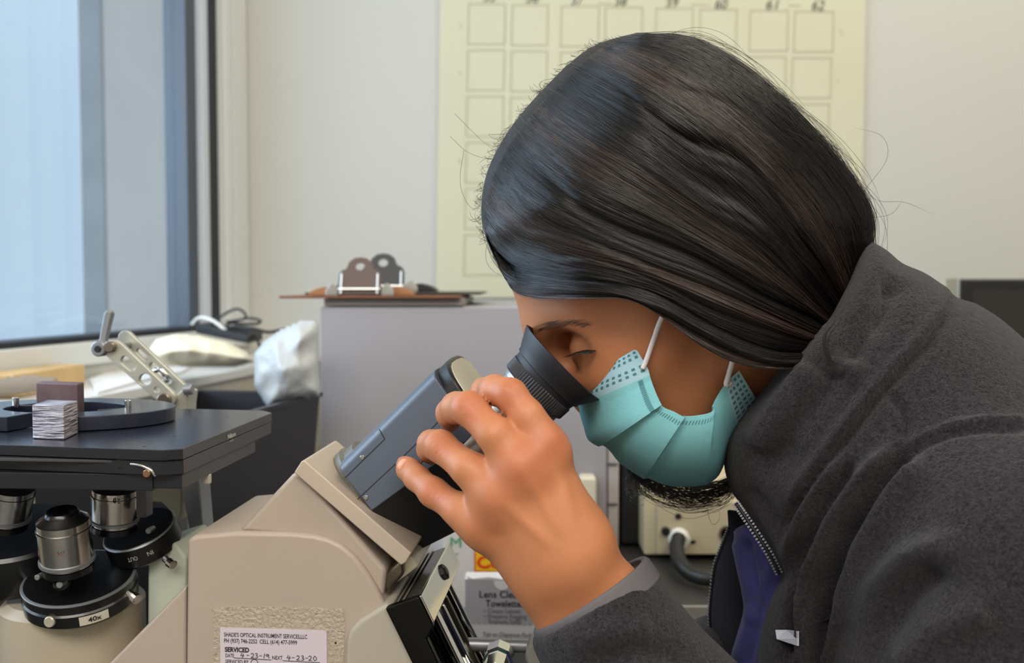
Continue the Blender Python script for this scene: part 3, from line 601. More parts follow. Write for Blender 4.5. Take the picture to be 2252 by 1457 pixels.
q = Pf(*pu((PB[0]+4, PB[1]-2), 26), yn)+DV*.068; lathe('latch', q-AX*.002, (Pf(PB[0]+8, PB[1]-4, yn)-Pf(PB[0], PB[1], yn)), [(0, .005), (.003, .005), (.004, .003)], M_black, sc, 8, smooth=False)
prism('hinge_block', [(835, 1270), (873, 1238), (884, 1232), (888, 1262), (862, 1292), (850, 1308)], .552, .63, mat('oily_steel', (110, 100, 84), .3, .7, bump=(80, .5, .003), var=(60, .4)), sc, .002)
prism('clear_tape', [(880, 1225), (905, 1222), (920, 1245), (890, 1268), (866, 1285)], .558, .62, mat('yellowed_tape', (204, 196, 172), .3), sc, .001)
kn = Pf(1092, 1466, .56); lathe('clamp_lever', kn+DV*.02, -DV, [(0, .009), (.012, .009), (.014, .0075), (.03, .0065), (.032, .003)], M_chrome, sc, 8, smooth=False)
kz = Pf(1190, 1462, .56); lathe('focus_knob', kz+DV*.03, -DV, [(0, .010), (.016, .010), (.018, .0085)], mat('grey_knob', (150, 148, 142), .4), sc, 40, knurl=.02); cyl('knob_shaft', kz+DV*.03-XV*.09, kz+DV*.03-XV*.002, .004, M_steel, sc)
# ------------------------------------------------------------------ stage
zs = Pf(402, 986, .52).z
def Q(px, py): return Pz(px, py, zs)
fr = [(-260, 968), (-60, 975), (355, 989), (402, 986), (598, 907), (579, 902), (368, 897), (-260, 889)]
top = [Q(*p) for p in fr]
def inset(pts, f, r, z0, z1):       # shift the front edge back (f) and the right edge left (r)
    out = []
    for i, v in enumerate(pts): out.append(v+DV*(f if i < 4 else -f*.3)-XV*(r if i in (3, 4, 5) else (r if i == 2 else 0)))
    return [Vector((v.x, v.y, z0)) for v in out], [Vector((v.x, v.y, z1)) for v in out]
stg = loft('stage_plate', inset(top, 0, 0, zs, zs-.0060), M_stage, sc); bevel(stg, .0005)
stg.data.materials.append(M_steelside); stg.data.materials.append(M_staged)
for p in stg.data.polygons:
    if abs(p.normal.z) < .5: p.material_index = 1 if p.normal.dot(XV) > .7 else 2
s2 = loft('stage_lower_plate', inset(top, .0015, .0004, zs-.0063, zs-.0142), M_staged, sc); bevel(s2, .0005); s2.data.materials.append(M_steelside)
for p in s2.data.polygons: p.material_index = 1 if p.normal.dot(XV) > .7 else 0
fl = Q(402, 986); v0 = lambda x, y, z: XV*x+DV*y+Vector((0, 0, z))
o3 = Vector((0, 0, zs))+Vector((fl.x, fl.y, 0))
def sbox(name, x0, x1, y0_, y1_, z0, z1, m, bev=.0005):
    V = [o3+v0(x, y, z) for z in (z0, z1) for x, y in ((x0, y0_), (x1, y0_), (x1, y1_), (x0, y1_))]
    return bevel(mesh(name, V, [(0, 1, 2, 3), (4, 5, 6, 7), (0, 1, 5, 4), (1, 2, 6, 5), (2, 3, 7, 6), (3, 0, 4, 7)], m, sc), bev)
sr = sbox('stage_side_rail', -.03, -.0015, .002, .122, -.0222, -.0144, M_staged); sr.data.materials.append(M_steelside)
for p in sr.data.polygons: p.material_index = 1 if p.normal.dot(XV) > .7 else 0
sbox('stage_front_rail', -.30, -.0175, .001, .018, -.0235, -.0144, M_staged); sbox('stage_front_groove', -.30, -.013, -.0003, .006, -.0082, -.0066, M_steelside, .0003)
sbox('stage_slot', -.0365, -.0170, -.0012, .003, -.0110, -.0046, M_black, .0003); sbox('rail_post', -.05, -.044, .05, .06, -.05, -.0222, M_steelside)
sbox('rail_bracket', -.006, -.001, .040, .044, -.0275, -.0215, mat('pale_bracket', (176, 170, 160), .4), .001)
q = o3+v0(-.0175, -.001, -.0105); tube('spring_clip', [q+v0(-.011, 0, .002), q+v0(-.004, -.002, .0015), q+v0(.001, -.002, -.001), q+v0(.003, -.001, -.004)], .0010, M_chrome, sc); cyl('clip_screw', q+v0(-.001, 0, -.0025), q+v0(-.001, -.0035, -.0025), .0021, mat('copper_screw', (170, 130, 105), .3, .9), sc)
text('lettering', 'Nikon', mat('silver_print', (205, 202, 196), .5), sc, o3+v0(.0003, .066, -.0050), DV, ZV, .0040, off=.02, width=.0135)
text('lettering', 'JAPAN', mat('silver_print', (205, 202, 196), .5), sc, o3+v0(.0003, .070, -.0074), DV, ZV, .0014, width=.006)
for x, y in ((393, 921), (382, 958), (500, 917), (318, 981)):
    q = Q(x, y); cyl('tapped_hole', q+ZV*.00005, q-ZV*.0004, .0012, M_black, sc, 12, 0)
# ring insert with open centre, pins and gap
zr_ = zs+.0092; cx = Pz(150, 905, zs); 
def Rg(px, py): return Pz(px, py, zs+.0002)
ct = Rg(125, 920); ro = (Rg(368, 932)-ct).dot(XV); 
def ring_slot(name, a0, a1, ri, ro_, z0, z1, m):
    rings = []
    for i in range(61):
        a = math.radians(a0+(a1-a0)*i/60); u = XV*math.cos(a)+DV*math.sin(a)*.74
        rings.append([ct+u*ro_+ZV*(z1-zs), ct+u*ri+ZV*(z1-zs), ct+u*ri+ZV*(z0-zs), ct+u*ro_+ZV*(z0-zs)])
    return bevel(loft(name, rings, m, sc), .0006)
ct = Pz(125, 931, zs+.0002); ro = (Pz(368, 931, zs)-ct).dot(XV); ct = ct+DV*.012
ri_o = ring_slot('stage_ring', -82, 262, ro*.56, ro, zs+.0004, zr_, M_stage)
M_pin = mat('pin_steel', (205, 203, 200), .18, 1)
for x, y in ((282, 898), (35, 892)):
    q = Pz(x, y, zr_); cyl('locating_pin', q-ZV*.001, q+ZV*.0055, .0021, M_pin, sc, 20)
for ln_ in ([(215, 901), (272, 897)], [(290, 898), (338, 898)], [(45, 891), (70, 891)]): strokes('etched_line', [ln_], .9, M_black, sc, lambda x, y: Pz(x, y, zr_+.00012))
# ------------------------------------------------------------------ metal samples on the stage
def blockq(name, fl_, fr_, rr_, hpx, m, label, z0, bev=.0006, lean=0):
    a, b_, c_ = Pz(*fl_, z0), Pz(*fr_, z0), Pz(*rr_, z0); d_ = a+(c_-b_); h = hpx*(a.y/F)
    ob = loft(name, [[a, b_, c_, d_], [v+ZV*h+XV*lean for v in (a, b_, c_, d_)]], m); bevel(ob, bev); return tag(ob, label, 'metal sample', 'metal samples on the stage')
M_lam = mat('sawn_metal', (176, 166, 170), .35, .55)
nt = M_lam.node_tree; w_ = nt.nodes.new('ShaderNodeTexNoise'); mp = nt.nodes.new('ShaderNodeMapping'); tcx = nt.nodes.new('ShaderNodeTexCoord'); mp.inputs['Scale'].default_value = (60, 60, 900)
w_.inputs['Scale'].default_value = 1.0; w_.inputs['Detail'].default_value = 3; bp = nt.nodes.new('ShaderNodeBump'); bp.inputs['Strength'].default_value = .9; bp.inputs['Distance'].default_value = .002
nt.links.new(tcx.outputs['Object'], mp.inputs['Vector']); nt.links.new(mp.outputs[0], w_.inputs['Vector']); nt.links.new(w_.outputs['Fac'], bp.inputs['Height']); nt.links.new(bp.outputs['Normal'], nt.nodes['Principled BSDF'].inputs['Normal'])
cr_ = nt.nodes.new('ShaderNodeValToRGB'); cr_.color_ramp.elements[0].position = .35; cr_.color_ramp.elements[1].position = .62; cr_.color_ramp.elements[0].color = (*lin((110, 98, 112)), 1); cr_.color_ramp.elements[1].color = (*lin((205, 198, 204)), 1)
nt.links.new(w_.outputs['Fac'], cr_.inputs['Fac']); nt.links.new(cr_.outputs[0], nt.nodes['Principled BSDF'].inputs['Base Color'])
blockq('metal_block', (72, 964), (141, 967), (172, 952), 75, M_lam, 'pale sawn metal block with grooved front face on the stage', zs+.0001)
bk = blockq('metal_block', (80, 928), (173, 932), (187, 926), 88, mat('rusty_steel', (100, 76, 78), .5, .3, var=(60, .25)), 'dark brown metal block standing behind the pale grooved block', zs+.0001, .001)
# ------------------------------------------------------------------ sample clamp arm behind the stage
dA = .725
ar = thing('clamp_arm', 'silver hinged clamp arm with slotted links rising behind the stage', 'clamp', Pf(388, 892, dA)); M_al = mat('dull_aluminium', (196, 194, 182), .35, .6)
plate('link', capsule2(250, 768, 368, 876, 20, 17), [capsule2(275, 792, 290, 806, 11, 10), arc(319, 834, 15, 14, 0, 340, 18), arc(345, 856, 8, 7, 0, 340, 12)], dA-.006, .004, M_al, ar)
plate('link', capsule2(275, 742, 402, 862, 14, 14), [capsule2(305, 772, 322, 788, 7, 7), capsule2(336, 804, 370, 836, 9, 9)], dA+.02, .004, M_al, ar)
for (x, y, r) in ((243, 762, .0042), (362, 878, .005)):
    a = Pf(x, y, dA-.008); cyl('pivot_bolt', a-DV*.002, a+DV*.034, r*.8, M_steel, ar); cyl('bolt_head', a-DV*.003, a+DV*.0019, r, mat('bronze_bolt', (138, 124, 114), .3, .8), ar)
a = Pf(221, 766, dA-.006); cyl('lever_hub', a-DV*.004, a+DV*.008, .0058, M_steel, ar); cyl('lever_hub_pin', a-DV*.0055, a-DV*.0038, .0025, M_black, ar)
loft('lever', [[Pf(x, y, dA+.001) for x, y in ((214, 765), (226, 768), (245, 690), (243, 684), (232, 682), (228, 690))], [Pf(x, y, dA+.001)+DV*.006 for x, y in ((214, 765), (226, 768), (245, 690), (243, 684), (232, 682), (228, 690))]], M_steel, ar, bev=.0008)
cyl('cross_pin', Pf(226, 765, dA+.002), Pf(262, 762, dA+.002), .0045, M_steel, ar)
tube('spring_clip', [Pf(338, 815, dA+.012), Pf(352, 812, dA+.01), Pf(362, 822, dA+.01), Pf(372, 832, dA+.012), Pf(360, 838, dA+.012)], .002, M_chrome, ar)
loft('clevis', [[Pf(x, y, dA-.002) for x, y in ((372, 880), (402, 856), (414, 862), (410, 890), (408, 950), (382, 950), (380, 896))], [Pf(x, y, dA-.002)+DV*.02 for x, y in ((372, 880), (402, 856), (414, 862), (410, 890), (408, 950), (382, 950), (380, 896))]], M_al, ar, bev=.001)
cyl('clevis_bolt', Pf(405, 857, dA-.004), Pf(424, 855, dA-.004), .004, M_steel, ar)
pz_ = Pf(396, 940, dA+.008); cyl('arm_post', Vector((pz_.x, pz_.y, ZB+.001)), pz_, .006, M_steel, ar)
# support pillar and stand parts seen under the stage
pa = Pf(420, 1050, .72); 
st_ = loft('stage_pillar', [[Pf(x, y, .66) for x, y in ((396, 1060), (436, 1040), (448, 1180), (418, 1180))], [Pf(x, y, .66)+DV*.02 for x, y in ((396, 1060), (436, 1040), (448, 1180), (418, 1180))]], M_steel, sc, bev=.001)
loft('condenser_bracket', [[Pf(x, y, .668) for x, y in ((300, 1060), (400, 1040), (398, 1128), (388, 1150), (372, 1120), (355, 1104), (300, 1100))], [Pf(x, y, .668)+DV*.02 for x, y in ((300, 1060), (400, 1040), (398, 1128), (388, 1150), (372, 1120), (355, 1104), (300, 1100))]], mat('bracket_beige', (196, 184, 160), .45), sc, bev=.001)
# ------------------------------------------------------------------ nosepiece and objectives
M_np = mat('nosepiece_black', (15, 15, 17), .3, coat=.15); M_obj = mat('objective_chrome', (206, 202, 198), .2, 1.0, var=(30, .1)); M_band = mat('objective_black', (14, 14, 16), .25)
tilt = Vector((.02, -.26, .96)); tilt = (XV*tilt.x+DV*tilt.y+ZV*tilt.z).normalized(); kk_ = .575/F
cn = Pf(174, 1268, .575)
np_ = lathe('nosepiece', cn-tilt*.016, tilt, [(a*kk_, r*kk_) for a, r in ((0, 118), (6, 124), (34, 126), (38, 122), (40, 122), (58, 122), (62, 118), (63, 0))], M_np, sc, 72)
lathe('nosepiece_rim', cn-tilt*.016, tilt, [(a*kk_, r*kk_) for a, r in ((58, 124.6), (60, 124.8), (62, 121))], M_steel, sc, 72)
lb_ = lathe('nosepiece_back', Pf(40, 1190, .60)-tilt*.02, tilt, [(0, .036), (.004, .038), (.026, .038), (.028, .036), (.028, 0)], M_np, sc, 64)
t2 = (XV*-.18+DV*-.38+ZV*.9).normalized()
cl = Pf(312, 1176, .60); lathe('condenser_turret', cl-t2*.010, t2, [(0, .0205), (.002, .0225), (.014, .0225), (.0155, .0212), (.0156, 0)], M_np, sc, 64)
lathe('turret_rim', cl-t2*.010, t2, [(.0144, .02255), (.0152, .0218)], M_steel, sc, 64)
def objective(px, py, yl, ax, L, r, m=M_obj):
    c = Pf(px, py, yl); pr = [(0, r*.9), (.0, r*.93), (.002, r*.93), (.0022, r*1.0), (L*.68, r*1.0), (L*.69, r*1.03), (L*.72, r*1.03), (L*.73, r*.98), (L*.86, r*.98), (L*.88, r*.9), (L, r*.58)]
    o = lathe('objective', c, ax, pr, m, sc, 48)
    lathe('objective_front', c, ax, [(L*.98, r*.66), (L*1.02, r*.62), (L*1.05, r*.56), (L*1.03, r*.30), (L*1.0, r*.2), (L*1.0, 0)], M_band, o, 48)
    lathe('objective_band', c, ax, [(-.004, r*.9), (-.004, r*.97), (-.0005, r*.97), (0, r*.9)], M_band, o, 48); lathe('objective_collar', c, ax, [(.0018, r*.9), (.0018, r*1.06), (.0036, r*1.06), (.004, r*.99)], M_steel, o, 48)
    return o
ta = (XV*.02+DV*-.20+ZV*.97).normalized()
objective(149, 1238, .552, ta, .0315, .0146)
text('lettering', '510', mat('engraved_orange', (120, 70, 40), .6), sc, Pf(125, 1222, .535), XV, ta, .0026, width=.0045)
tb_ = (XV*-.18+DV*-.10+ZV*.97).normalized()
o2 = objective(252, 1150, .585, (XV*.10+DV*-.12+ZV*.98).normalized(), .026, .0135)
for s, x, y, w in (('Plan', 268, 1096, .0045), ('20', 250, 1100, .005), ('x', 240, 1102, .002)):
    text('lettering', s, M_band, sc, Pf(x+16, y-4, .5695), -XV+DV*.1, -ZV, .0042 if s == '20' else .003, width=w)
o3_ = objective(12, 1140, .572, (XV*.30+DV*-.18+ZV*.93).normalized(), .026, .0135)
# small fittings on the turrets
for x, y, yl, r, m in ((133, 1284, .542, .0019, M_steel), (110, 1366, .5455, .0032, mat('cream_screw', (196, 188, 172), .35, .5)), (328, 1166, .587, .0018, M_steel), (84, 1268, .546, .0016, M_steel)):
    q = Pf(x, y, yl); cyl('set_screw', q+DV*.006, q-DV*.0015, r, m, sc, 20)
for x, y, yl in ((290, 1306, .5535), (369, 1231, .584)):
    q = Pf(x, y, yl); lathe('knurled_screw', q+DV*.003-XV*.003, (XV*.8-DV*.5-ZV*.3), [(0, .0022), (.004, .0022), (.0045, .0030), (.0085, .0030), (.009, .0022)], M_pin, sc, 12, smooth=False)
q = Pf(131, 1286, .545); lathe('stop_disc', q+DV*.004, -DV+ZV*.7, [(0, .0052), (.002, .0052), (.003, .0042), (.003, 0)], M_band, sc, 32)
# engraved plate and IN / OUT marking, following the rims
def onrim(c, ax, r, along, ang): u, v = frame_of(ax); d = u*math.cos(ang)+v*math.sin(ang); return c+ax*along+d*r, d
def rim_ang(c, ax, r, along, px, py):
    best = None
    for i in range(720):
        a = i*math.pi/360; p, d = onrim(c, ax, r, along, a)
        if d.dot(DV) > 0: continue
        X_, Y_ = proj([p]); e = abs(X_[0]-px)
        if best is None or e < best[0]: best = (e, a)
    return best[1]
c0_ = cn-tilt*.016; a_ = rim_ang(c0_, tilt, 127*kk_, 22*kk_, 208, 1356)
V = []; 
for s_i in range(9):
    for al in (10, 32): V.append(onrim(c0_, tilt, 127*kk_, al*kk_, a_+(s_i-4)*.062)[0])
mesh('power_plate', V, [(2*i, 2*i+2, 2*i+3, 2*i+1) for i in range(8)], mat('plate_cream', (206, 200, 184), .4), sc)
p_, d_ = onrim(c0_, tilt, 127.6*kk_, 16*kk_, a_); rt_ = d_.cross(tilt)*-1; text('lettering', '40x', M_ink, sc, p_-rt_*.0035, rt_, tilt, .0042, off=.02, width=.0075)
c1_ = cl-t2*.010; M_wp = mat('white_print', (190, 188, 184), .5)
for s, px in (('OUT', 296), ('IN', 330)):
    a_ = rim_ang(c1_, t2, .0225, .006, px, 1225); p_, d_ = onrim(c1_, t2, .0227, .0100, a_); rt_ = d_.cross(t2)
    text('lettering', s, M_wp, sc, p_-rt_*.003, rt_, -t2, .0040, off=.01, width=.0062 if s == 'OUT' else .0035)
# beige column under the nosepiece
cb_ = Pf(165, 1420, .60); lathe('optics_column', Vector((cb_.x, cb_.y, ZB+.001)), ZV, [(0, .041), (.004, .0425), (cn.z-.024-ZB, .0425), (cn.z-.019-ZB, .038)], mat('column_beige', (178, 166, 146), .4), sc, 72)
# ------------------------------------------------------------------ person: one continuous body surface
D0 = .606
pe = thing('person', 'person with long dark hair, green face mask and charcoal fleece bending over the microscope eyepiece', 'person', P(2050, 1457, .60))
def pr(px, d): return px*d/F
def C3(p0, p1):           # p = (px, py, depth, radius px)
    return cone(P(*p0[:3]), P(*p1[:3]), pr(p0[3], p0[2]), pr(p1[3], p1[2]))
fwd = Vector((-.877, 0, -.48)); dwn = Vector((.48, 0, -.877)); lat = Vector((0, 1, 0)); s6 = D0/F
HD = math.radians(2.64); HR = Matrix.Rotation(-HD, 3, 'X')
base = []       # (fn, k, op)
def E(px, py, d, rf, rd, rl, k=.012, op='u'): base.append((ellip(P(px, py, d), (fwd, dwn, lat), (rf*s6, rd*s6, rl*s6)), k, op))
E(1458, 522, D0, 350, 345, 262)
E(1412, 785, D0, 150, 205, 178, .035)
for sd in (-1, 1):
    base.append((C3((1215, 718, D0+sd*.012, 42), (1290, 694, D0+sd*.036, 44)), .02, 'u'))      # brow ridge
    base.append((C3((1340, 798, D0+sd*.032, 56), (1440, 735, D0+sd*.048, 52)), .025, 'u'))      # cheekbone
    base.append((ellip(P(1262, 770, D0+sd*.031), (fwd, dwn, lat), (34*s6, 40*s6, 62*s6)), .016, 's'))  # socket
    base.append((ellip(P(1294, 768, D0+sd*.031), (fwd, dwn, lat), (40*s6, 42*s6, 46*s6)), .006, 'u'))  # closed lid
    base.append((C3((1470, 975, D0+sd*.024, 40), (1600, 800, D0+sd*.044, 44)), .025, 'u'))      # jaw
    base.append((ellip(P(1326, 888, D0+sd*.009), (fwd, dwn, lat), (28*s6, 26*s6, 30*s6)), .010, 'u'))  # nostril wing
    base.append((ellip(P(1555, 640, D0+sd*.077), (fwd, dwn, lat), (60*s6, 108*s6, 26*s6)), .006, 'u'))  # ear
    base.append((ellip(P(1548, 640, D0+sd*.086), (fwd, dwn, lat), (38*s6, 74*s6, 22*s6)), .006, 's'))
base.append((C3((1226, 765, D0, 28), (1300, 866, D0, 32)), .018, 'u'))
base.append((ellip(P(1376, 940, D0), (fwd, dwn, lat), (30*s6, 15*s6, 70*s6)), .012, 'u')); base.append((ellip(P(1390, 960, D0), (fwd, dwn, lat), (30*s6, 15*s6, 66*s6)), .010, 'u'))
base.append((C3((1425, 985, D0, 44), (1470, 1000, D0, 46)), .02, 'u'))
base.append((C3((1600, 700, D0, 150), (1960, 960, D0, 150)), .03, 'u'))
# trunk, shoulder, arm down to the wrist
for a, b, k in (((1990, 1040, D0, 190), (2450, 1420, D0, 330), .04), ((2450, 1420, D0, 330), (2800, 2150, D0, 330), .04),
                ((2050, 1060, .58, 130), (2230, 1240, .50, 160), .02), ((2230, 1240, .50, 160), (1900, 2300, .465, 150), .02), ((1900, 2300, .465, 150), (1330, 1370, .505, 104), .03),
                ((2050, 1060, .63, 120), (2230, 1240, .72, 140), .02), ((2230, 1240, .72, 140), (2150, 1990, .74, 120), .02), ((2150, 1990, .74, 120), (1560, 1560, .655, 70), .02)):
    base.append((C3(a, b), k, 'u'))
# wrist and palm of the near hand
wr = [((1355, 1364, .506, 90), (1262, 1215, .498, 80), .02), ((1288, 1392, .508, 84), (1208, 1268, .504, 70), .02),
      ((1256, 1190, .497, 66), (1200, 988, .497, 41), .014), ((1252, 1210, .492, 74), (1150, 1035, .490, 48), .014), ((1225, 1235, .495, 72), (1098, 1095, .493, 46), .014), ((1200, 1262, .503, 66), (1058, 1155, .502, 40), .014),
      ((1225, 1180, .505, 80), (1140, 1060, .503, 55), .02)]
for a, b, k in wr: base.append((C3(a, b), k, 'u'))
for x, y, d in ((1205, 972, .488), (1147, 1024, .481), (1095, 1090, .485), (1056, 1150, .495)): base.append((C3((x, y, d, 26), (x+14, y+18, d+.002, 24)), .012, 'u'))
fingers = [
    [(1200, 988, .497, 41), (1160, 915, .494, 36), (1122, 868, .499, 35.5), (1088, 857, .509, 32), (1066, 862, .522, 30), (1054, 876, .538, 26)],
    [(1150, 1035, .490, 46), (1088, 955, .489, 38), (1030, 897, .499, 36), (1004, 896, .512, 33), (990, 908, .527, 30), (990, 926, .5445, 24)],
    [(1098, 1095, .493, 45), (1030, 1030, .496, 37), (968, 980, .511, 34), (949, 976, .523, 30), (944, 986, .536, 26), (948, 1000, .5465, 22)],
    [(1058, 1155, .502, 40), (1010, 1121, .503, 35), (953, 1082, .515, 31.5), (916, 1050, .528, 27), (898, 1032, .538, 24.5), (890, 1020, .5455, 20)],
    [(1215, 1205, .515, 60), (1180, 1130, .538, 46), (1150, 1062, .562, 38), (1128, 1015, .585, 32)]]
FG = [[(C3(a, b), .004) for a, b in zip(ch_[:-1], ch_[1:])] for ch_ in fingers]
webk = [.010, .010, .010, .009, .016]
def body_field(p):
    f = None
    for fn, k, op in base:
        v = fn(p)
        if f is None: f = v
        elif op == 'u': f = smin(f, v, k)
        else: f = smax(f, -v, k)
    r = f
    for G, kw in zip(FG, webk):
        g = None
        for fn, k in G:
            v = fn(p); g = v if g is None else smin(g, v, k)
        r = np.minimum(r, smin(f, g, kw))
    return r
def body_field_c(p):        # chunked by locality: skip far primitives
    sh = p.shape; ctr = p.mean(1); rad = np.linalg.norm(p-ctr[:, None], axis=-1).max() if sh[1] > 1 else .0
    if sh[1] == 1: return body_field(p)
    f = np.full(sh[:2], 1.0, np.float32); out = None
    for fn, k, op in base:
        near = np.abs(fn(ctr[:, None])[:, 0]) if op == 's' else fn(ctr[:, None])[:, 0]
        m = near < rad*1.7+k+.01
        if not m.any(): continue
        v = fn(p[m]); f[m] = smin(f[m], v, k) if op == 'u' else smax(f[m], -v, k)
    out = f.copy()
    for G, kw in zip(FG, webk):
        cd_ = np.min([fn(ctr[:, None])[:, 0] for fn, k in G], axis=0); m = cd_ < rad*1.7+kw+.01
        if not m.any(): continue
        g = None
        for fn, k in G:
            v = fn(p[m]); g = v if g is None else smin(g, v, k)
        out[m] = np.minimum(out[m], smin(f[m], g, kw))
    return out
pts_ = np.array([P(1050, 150, .50), P(1050, 900, .42), P(2950, 1100, .82), P(2250, 2650, .45)])
X, Qd = sdf_mesh(body_field_c, None, (-.075, .40, .70), (.52, .80, 1.42), .0016)
X, Qd = keep_largest(X, Qd)
# small relief: knuckle wrinkles and tendons
N = normals(X, Qd)
hx, hy = proj(X)
for (x, y, d), ang, r in (((1120, 868, .49), .9, 26), ((1030, 897, .49), .85, 26), ((966, 979, .50), .7, 24), ((953, 1083, .505), .55, 22)):
    ca, sa = math.cos(ang), math.sin(ang); u = (hx-x)*ca+(hy-y)*sa; v = -(hx-x)*sa+(hy-y)*ca
    w = np.exp(-(u*u+v*v)/(r*r))*(X[:, 1] < .53); X += N*(w*(.00034*np.sin(u*.62+.6*np.sin(v*.2))))[:, None]
for ln in ([(1250, 1190), (1150, 1035)], [(1225, 1215), (1098, 1095)], [(1275, 1180), (1214, 985)]):
    d_, t_ = line_dist(hx, hy, ln); w = np.exp(-(d_/13)**2)*np.sin(np.clip(t_, 0, 1)*math.pi)*(X[:, 1] < .52); X += N*(w*.0010)[:, None]
M_skin = mat('skin', (196, 128, 92), .46, spec=.4, sss=.12, bump=(420, .12, .0006))
ntk = M_skin.node_tree; bs = ntk.nodes['Principled BSDF']; at = ntk.nodes.new('ShaderNodeAttribute'); at.attribute_name = 'blush'
nz = ntk.nodes.new('ShaderNodeTexNoise'); nz.inputs['Scale'].default_value = 55; nz.inputs['Detail'].default_value = 6; tck = ntk.nodes.new('ShaderNodeTexCoord'); ntk.links.new(tck.outputs['Object'], nz.inputs['Vector'])
mr = ntk.nodes.new('ShaderNodeMix'); mr.data_type = 'RGBA'; mr.inputs[6].default_value = (*lin((182, 117, 79)), 1); mr.inputs[7].default_value = (*lin((200, 133, 93)), 1); ntk.links.new(nz.outputs['Fac'], mr.inputs[0])
m2_ = ntk.nodes.new('ShaderNodeMix'); m2_.data_type = 'RGBA'; ntk.links.new(mr.outputs[2], m2_.inputs[6]); m2_.inputs[7].default_value = (*lin((176, 92, 66)), 1); ntk.links.new(at.outputs['Fac'], m2_.inputs[0]); ntk.links.new(m2_.outputs[2], bs.inputs['Base Color'])
body = grid_mesh('body', X, Qd, M_skin, pe)
bl = np.zeros(len(X))
for (x, y, d, r, a) in ((1122, 862, .49, 32, .75), (1030, 892, .49, 32, .8), (966, 978, .50, 30, .6), (953, 1082, .505, 30, .7), (1218, 966, .485, 34, .65), (1146, 1028, .48, 40, .7), (1096, 1092, .485, 34, .6), (1060, 1150, .49, 30, .45), (1180, 1000, .49, 60, .2)):
    q = np.array(P(x, y, d)); bl += a*np.exp(-((np.linalg.norm(X-q, axis=1)/(r*.5/F*1.3))**2))
bl += .35*np.exp(-(((hx-1260)/60)**2+((hy-745)/40)**2))*(X[:, 1] < .60)*(X[:, 0] > 0)
a_ = body.data.attributes.new('blush', 'FLOAT', 'POINT'); a_.data.foreach_set('value', np.clip(bl*.7, 0, 1).astype(np.float32))
# finger nails
M_nail = mat('finger_nail', (222, 168, 146), .3, sss=.1)
for (x, y, d, rx, ry, rot) in ((885, 1020, .5325, 9, 14, -.6), (935, 972, .528, 9, 13, -.5), (978, 905, .523, 9, 13, -.3)):
    c_ = P(x, y, d); V = []; Fc = []; nn = 16
    ux = Vector((math.cos(rot), 0, math.sin(rot))); uz = Vector((-math.sin(rot), .55, math.cos(rot))).normalized(); un = ux.cross(uz); un = un if un.y < 0 else -un
    for k_ in range(3):
        rr_ = (1, .7, .0)[k_]; 
        for j in range(nn): a = 2*math.pi*j/nn; V.append(c_+(ux*(rx*math.cos(a)*rr_)+uz*(ry*math.sin(a)*rr_))*pr(1, d)+un*((1-rr_*rr_)*.0012))
    for k_ in range(2):
        for j in range(nn): Fc.append((k_*nn+j, k_*nn+(j+1) % nn, (k_+1)*nn+(j+1) % nn, (k_+1)*nn+j))
    mesh('finger_nail', V, Fc, M_nail, body, True)
# lashes and eyebrow lying on the skin
from mathutils.bvhtree import BVHTree
BV = BVHTree.FromPolygons([Vector(v) for v in X], [tuple(int(i) for i in q) for q in Qd])
def on_skin(px, py, off=.0005, maxd=3.0):
    r = ray(px, py).normalized(); h = BV.ray_cast(CAM+r*.3, r, maxd)
    return (h[0]+h[1]*off) if h[0] is not None else None
def hair_curves(name, paths, radius, m, parent, tone=None):
    cu = bpy.data.hair_curves.new(name); n = [len(p) for p in paths]; cu.add_curves(n)
    P_ = np.concatenate([np.asarray(p, np.float32) for p in paths]); cu.attributes['position'].data.foreach_set('vector', P_.ravel())
    R_ = np.concatenate([np.full(k, radius if np.isscalar(radius) else radius[i], np.float32)*np.interp(np.arange(k)/(k-1), [0, .75, 1], [1, .9, .25]).astype(np.float32) for i, k in enumerate(n)])
    at_ = cu.attributes.get('radius') or cu.attributes.new('radius', 'FLOAT', 'POINT'); at_.data.foreach_set('value', R_)
    ta_ = cu.attributes.new('tone', 'FLOAT', 'CURVE'); ta_.data.foreach_set('value', np.asarray(tone if tone is not None else np.full(len(n), .3), np.float32))
    cu.materials.append(m); o = bpy.data.objects.new(name, cu); COL.objects.link(o); o.parent = parent; o.location = -abs_loc(parent); return o
M_hair = mat('dark_hair', (26, 20, 18), .34, spec=.6)
rl = random.Random(5); lash = []
for i in range(70):
    t = rl.random(); x, y = 1262+t*50, 776-4*math.sin(t*3)-t*6; q = on_skin(x, y, .0003)
    if q: lash.append([q, q+Vector((-.0022-rl.random()*.001, -.0012, -.0016)), q+Vector((-.0050-rl.random()*.002, -.0012, -.0022))])
brow = []
for i in range(120):
    t = rl.random(); x, y = 1172+t*112, 727-14*math.sin(t*2.4)+rl.uniform(-9, 9)*(1-.5*t); dx = 16+rl.random()*12
    q = [on_skin(x+dx*s, y-dx*.28*s-3*math.sin(s*3), .0004) for s in (0, .5, 1)]
    if all(q): brow.append(q)
if lash: hair_curves('eyelashes', lash, .00013, M_hair, body)
if brow: hair_curves('eyebrow', brow, .000042, M_hair, body)
